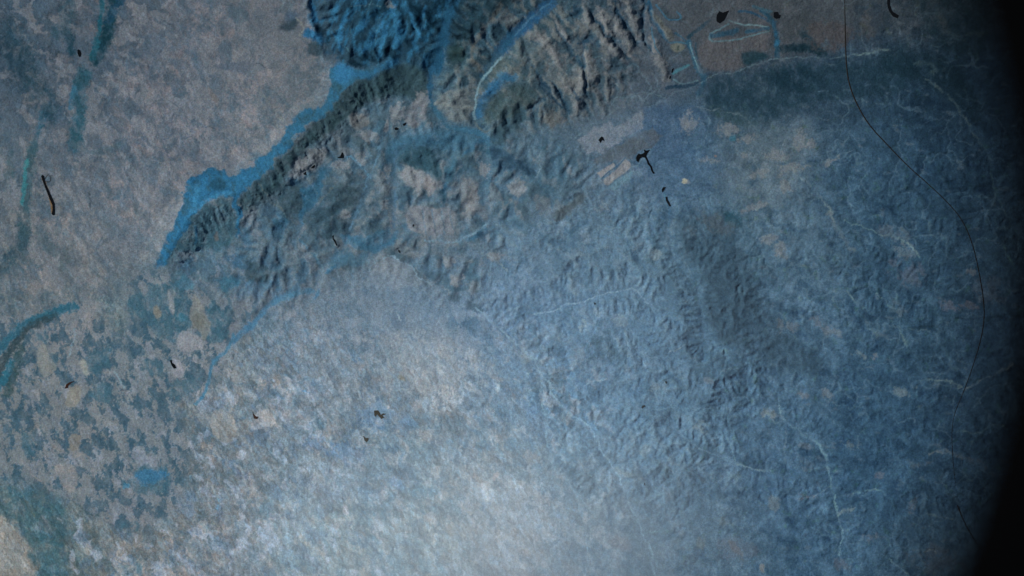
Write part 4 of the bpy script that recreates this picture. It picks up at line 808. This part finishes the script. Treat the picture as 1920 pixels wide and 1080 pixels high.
Lk.new(at.outputs["Color"], vs.inputs[0]); Lk.new(mm.outputs[0], vs.inputs["Scale"])
vm = N.new("ShaderNodeVectorMath"); vm.operation = 'MULTIPLY_ADD'   # slight colour scatter of single fields
cc = N.new("ShaderNodeVectorMath"); cc.operation = 'MULTIPLY_ADD'
nc = noise(1 / (3.4 * PXM), 2.0, .6); Lk.new(nc.outputs["Color"], cc.inputs[0])
cc.inputs[1].default_value = (.34, .20, .34); cc.inputs[2].default_value = (.83, .90, .83)
v2 = N.new("ShaderNodeVectorMath"); v2.operation = 'MULTIPLY'
Lk.new(vs.outputs[0], v2.inputs[0]); Lk.new(cc.outputs[0], v2.inputs[1])
# mosaic of single fields: long narrow cells, each with its own shade
def facets(size, stretch, rotdeg, amt, src):
    mp = N.new("ShaderNodeMapping"); mp.vector_type = 'TEXTURE'
    mp.inputs["Rotation"].default_value = (0, 0, math.radians(-rotdeg)); mp.inputs["Scale"].default_value = (size * stretch * PXM, size * PXM, size * 40 * PXM)
    wob = noise(1 / (9 * PXM), 2.0, .6); w1 = N.new("ShaderNodeVectorMath"); w1.operation = 'MULTIPLY_ADD'
    w1.inputs[1].default_value = (size * .45 * PXM,) * 2 + (0,); Lk.new(wob.outputs["Color"], w1.inputs[0]); Lk.new(tc.outputs["Object"], w1.inputs[2]); Lk.new(w1.outputs[0], mp.inputs["Vector"])
    vo = N.new("ShaderNodeTexVoronoi"); vo.voronoi_dimensions = '2D'; vo.inputs["Scale"].default_value = 1.0; Lk.new(mp.outputs[0], vo.inputs["Vector"])
    sp = N.new("ShaderNodeSeparateColor"); Lk.new(vo.outputs["Color"], sp.inputs[0])
    br = N.new("ShaderNodeMath"); br.operation = 'MULTIPLY_ADD'; br.inputs[1].default_value = 2 * amt; br.inputs[2].default_value = 1 - amt; Lk.new(sp.outputs[0], br.inputs[0])
    hu = N.new("ShaderNodeMix"); hu.data_type = 'RGBA'; hu.inputs["A"].default_value = (1 + amt * .3, 1, 1 - amt * .25, 1); hu.inputs["B"].default_value = (1 - amt * .35, 1, 1 + amt * .2, 1); Lk.new(sp.outputs[1], hu.inputs["Factor"])
    k1 = N.new("ShaderNodeVectorMath"); k1.operation = 'SCALE'; Lk.new(hu.outputs["Result"], k1.inputs[0]); Lk.new(br.outputs[0], k1.inputs["Scale"])
    mx = N.new("ShaderNodeMix"); mx.data_type = 'RGBA'; mx.inputs["A"].default_value = (1, 1, 1, 1); Lk.new(at.outputs["Alpha"], mx.inputs["Factor"]); Lk.new(k1.outputs[0], mx.inputs["B"])
    m3 = N.new("ShaderNodeVectorMath"); m3.operation = 'MULTIPLY'; Lk.new(src, m3.inputs[0]); Lk.new(mx.outputs["Result"], m3.inputs[1]); return m3.outputs[0]
o1 = facets(5.0, 2.0, 64, .17, v2.outputs[0]); o2 = facets(15, 1.7, 50, .15, o1); o3 = facets(3.0, 1.5, 75, .12, o2)
Lk.new(o3, dif.inputs["Color"])
N.remove(vm)
bn = noise(1 / (5.5 * PXM), 5.0, .68); bu = N.new("ShaderNodeBump"); bu.inputs["Strength"].default_value = 1.0; bu.inputs["Distance"].default_value = 55.0
Lk.new(bn.outputs["Fac"], bu.inputs["Height"]); Lk.new(bu.outputs[0], dif.inputs["Normal"])
Lk.new(dif.outputs[0], out.inputs["Surface"])
ground = link_obj("ground", me, mat); ground.location = (0, 0, -H); ground["kind"] = "structure"

# ---------------------------------------------------------------- lakes: dark still water in their basins
def water_mat(name, c0):
    m, t = new_mat(name)
    o = t.nodes.new("ShaderNodeOutputMaterial"); b = t.nodes.new("ShaderNodeBsdfPrincipled")
    n = t.nodes.new("ShaderNodeTexNoise"); n.inputs["Scale"].default_value = 1 / (3 * PXM)
    r = t.nodes.new("ShaderNodeValToRGB"); r.color_ramp.elements[0].color = (*[c * .8 for c in c0], 1); r.color_ramp.elements[1].color = (*[c * 1.2 for c in c0], 1)
    k = t.nodes.new("ShaderNodeTexCoord"); t.links.new(k.outputs["Object"], n.inputs["Vector"]); t.links.new(n.outputs["Fac"], r.inputs["Fac"]); t.links.new(r.outputs["Color"], b.inputs["Base Color"])
    b.inputs["Roughness"].default_value = .15; b.inputs["Specular IOR Level"].default_value = .15
    t.links.new(b.outputs[0], o.inputs["Surface"]); return m
W_BLACK = water_mat("deep clear water", (.004, .005, .006)); W_OLIVE = water_mat("silty olive water", (.022, .018, .008)); W_RED = water_mat("peaty water", (.030, .015, .010))
def lake(label, p, z0):
    p = np.asarray(p, float)
    # irregular shoreline, finer than the traced outline
    q = []
    for i in range(len(p)):
        a = p[i]; b = p[(i + 1) % len(p)]; n = max(1, int(np.hypot(*(b - a)) / 1.2))
        for k in range(n):
            m = a + (b - a) * k / n
            q.append(m)
    q = np.array(q)
    jx = vnoise(q[:, 0] / 1.7, q[:, 1] / 1.7, 71) * .35; jy = vnoise(q[:, 0] / 1.7, q[:, 1] / 1.7, 72) * .35
    q[:, 0] += jx; q[:, 1] += jy
    nrm = np.roll(q, -1, 0) - np.roll(q, 1, 0); nrm = np.stack([nrm[:, 1], -nrm[:, 0]], 1) / (np.hypot(*nrm.T)[:, None] + 1e-6)
    sg_ = np.sign((q[:, 0] * np.roll(q[:, 1], -1) - np.roll(q[:, 0], -1) * q[:, 1]).sum())
    q = q + nrm * sg_ * .15
    c = q.mean(0); n = len(q)
    xy = np.stack([(q[:, 0] - c[0]) * PXM, -(q[:, 1] - c[1]) * PXM], 1)
    vs_ = [(x, y, 0) for x, y in xy] + [(x, y, -60) for x, y in xy]
    area_ = sum(xy[i][0] * xy[(i + 1) % n][1] - xy[(i + 1) % n][0] * xy[i][1] for i in range(n))
    f = list(range(n))
    if area_ < 0: f = f[::-1]
    faces = [f] + [[f[i], f[i] + n, f[(i + 1) % n] + n, f[(i + 1) % n]] for i in range(n)]
    m = bpy.data.meshes.new("lake"); m.from_pydata(vs_, [], faces); m.update()
    mt = W_OLIVE if "olive" in label else W_RED if ("reddish" in label or "hook-shaped lake in a round" in label) else W_BLACK
    o = link_obj("lake", m, mt)
    o.location = ((c[0] - 960) * PXM, (540 - c[1]) * PXM, -H + z0 + 25)
    o["kind"] = "structure"
    return o
for (lab, p), z0 in zip(LAKES, lake_z):
    lake(lab, p, z0)

# ---------------------------------------------------------------- a thin lens of bright mist over the southern plain
def mist(cx, cy, rx, ry, rot, thick, tau, alt, seed):
    na_, nr_ = 96, 22
    vt = []; fc = []
    for side in (1, -1):
        for i in range(nr_ + 1):
            r = i / nr_
            for j in range(na_):
                a = 2 * math.pi * j / na_
                w = 1 + .10 * math.sin(2 * a + seed) + .06 * math.sin(3 * a + 2 * seed)
                u, v = r * rx * w * math.cos(a), r * ry * w * math.sin(a)
                c, s = math.cos(math.radians(rot)), math.sin(math.radians(rot))
                x, y = u * c - v * s, u * s + v * c
                z = side * .5 * thick * (1 - r * r) ** 2
                vt.append((x * PXM, -y * PXM, z))
    n1_ = (nr_ + 1) * na_
    for k in (0, 1):
        o_ = k * n1_
        for i in range(nr_):
            for j in range(na_):
                a, b = o_ + i * na_ + j, o_ + i * na_ + (j + 1) % na_
                c, d_ = b + na_, a + na_
                fc.append((a, b, c, d_) if k == 1 else (d_, c, b, a))
    m = bpy.data.meshes.new("mist"); m.from_pydata(vt, [], fc); m.update()
    import bmesh
    bm = bmesh.new(); bm.from_mesh(m); bmesh.ops.remove_doubles(bm, verts=bm.verts, dist=1.0)
    bmesh.ops.recalc_face_normals(bm, faces=bm.faces); bm.to_mesh(m); bm.free()
    mt, t = new_mat("bright mist"); o = t.nodes.new("ShaderNodeOutputMaterial"); v = t.nodes.new("ShaderNodeVolumePrincipled")
    v.inputs["Color"].default_value = (.86, .93, 1.0, 1); v.inputs["Density"].default_value = tau / thick; v.inputs["Anisotropy"].default_value = 0.0
    t.links.new(v.outputs[0], o.inputs["Volume"])
    ob = link_obj("mist", m, mt); ob.location = ((cx - 960) * PXM, (540 - cy) * PXM, -H + alt)
    ob["kind"] = "stuff"
    return ob
mist(910, 1060, 520, 370, -12, 6000.0, .20, 7500.0, 1.3)
mist(960, 800, 720, 480, -20, 6000.0, .055, 15000.0, 4.1)

# ---------------------------------------------------------------- the porthole rim, close and out of focus
def ring_mesh(name, prof, seg=160):
    vt = []; fc = []; n = len(prof)
    for j in range(seg):
        a = 2 * math.pi * j / seg
        for r, z in prof: vt.append((r * math.cos(a), r * math.sin(a), z))
    for j in range(seg):
        for i in range(n):
            a, b = j * n + i, j * n + (i + 1) % n
            c, d_ = ((j + 1) % seg) * n + (i + 1) % n, ((j + 1) % seg) * n + i
            fc.append((a, b, c, d_))
    m = bpy.data.meshes.new(name); m.from_pydata(vt, [], fc)
    m.polygons.foreach_set("use_smooth", [False] * len(m.polygons)); m.update()
    return m
R0 = 1478 * ANG * RIM_D
def black_mat(name, c, rough):
    m, t = new_mat(name); o = t.nodes.new("ShaderNodeOutputMaterial"); b = t.nodes.new("ShaderNodeBsdfPrincipled")
    b.inputs["Base Color"].default_value = (*c, 1); b.inputs["Roughness"].default_value = rough; b.inputs["Specular IOR Level"].default_value = 0.02
    n = t.nodes.new("ShaderNodeTexNoise"); n.inputs["Scale"].default_value = 300; bp = t.nodes.new("ShaderNodeBump"); bp.inputs["Strength"].default_value = .1
    t.links.new(n.outputs["Fac"], bp.inputs["Height"]); t.links.new(bp.outputs[0], b.inputs["Normal"])
    t.links.new(b.outputs[0], o.inputs["Surface"]); return m
RB = black_mat("matt black rim paint", (.0006, .0007, .0009), 1.0)
fr = bpy.data.objects.new("window_frame", None); sc.collection.objects.link(fr)
fr.location = ((350 - 960) * ANG * RIM_D, (540 - 470) * ANG * RIM_D, -RIM_D)
fr.empty_display_size = .05
fr["label"] = "matt black round window rim, blurred, along the right edge"
fr["category"] = "window frame"
def part(name, prof, mat_):
    o = link_obj(name, ring_mesh(name, prof), mat_); o.parent = fr; return o
k = R0
part("rim", [(k, 0), (k + .0012, .0012), (k + .010, .0016), (k + .010, -.006), (k + .0042, -.006), (k + .0012, -.0022)], RB)
part("flange", [(k + .0101, .003), (k + .075, .004), (k + .078, .002), (k + .078, -.010), (k + .0101, -.010)], RB)

# ---------------------------------------------------------------- the two lengths of dark fibre, hanging far outside the window
FD = 75.0
def tube(name, pts, rad, label, dz):
    p = chaikin(pts, 3); n = len(p); vt = []; fc = []; sg = 8
    P = np.array([((x - 960) * ANG * FD, (540 - y) * ANG * FD, -FD + dz * math.sin(i / n * 3.1)) for i, (x, y) in enumerate(p)])
    tot = n - 1
    for i in range(n):
        tg = P[min(i + 1, tot)] - P[max(i - 1, 0)]; tg /= np.linalg.norm(tg)
        u = np.cross(tg, (0, 0, 1.0)); u /= np.linalg.norm(u); v = np.cross(tg, u)
        f = i / tot
        r = rad * ANG * FD * (.72 + .28 * math.sin(f * 9.0) * math.sin(f * 4 + 1)) * min(1, .25 + 12 * f, .25 + 12 * (1 - f))
        for s in range(sg):
            a = 2 * math.pi * s / sg; q = P[i] + r * (math.cos(a) * u + math.sin(a) * v); vt.append(tuple(q - P[0]))
    for i in range(tot):
        for s in range(sg): fc.append((i * sg + s, i * sg + (s + 1) % sg, (i + 1) * sg + (s + 1) % sg, (i + 1) * sg + s))
    fc.append(tuple(range(sg))[::-1]); fc.append(tuple(tot * sg + s for s in range(sg)))
    m = bpy.data.meshes.new(name); m.from_pydata(vt, [], fc); m.polygons.foreach_set("use_smooth", [True] * len(m.polygons)); m.update()
    o = link_obj(name, m, FM); o.location = P[0]; o["label"] = label; o["category"] = "fibre"; o["group"] = "dark fibres at the right of the view"; return o
FM = black_mat("dark fibre", (.010, .009, .008), .9)
tube("fibre", [(1583, -20), (1584, 60), (1585, 120), (1590, 160), (1603, 195), (1625, 235), (1662, 275), (1700, 315), (1740, 350), (1776, 385), (1800, 415), (1817, 455), (1828, 500), (1837, 550), (1841, 590), (1836, 630), (1822, 680), (1803, 735), (1788, 770), (1782, 800), (1784, 850), (1791, 912)], 1.25,
     "long thin dark fibre curving down from the top edge at the right", .5)
tube("fibre", [(1795, 947), (1801, 965), (1810, 985), (1822, 1006), (1838, 1030)], 1.3,
     "short thin dark fibre below the long one, against the black rim", .1)
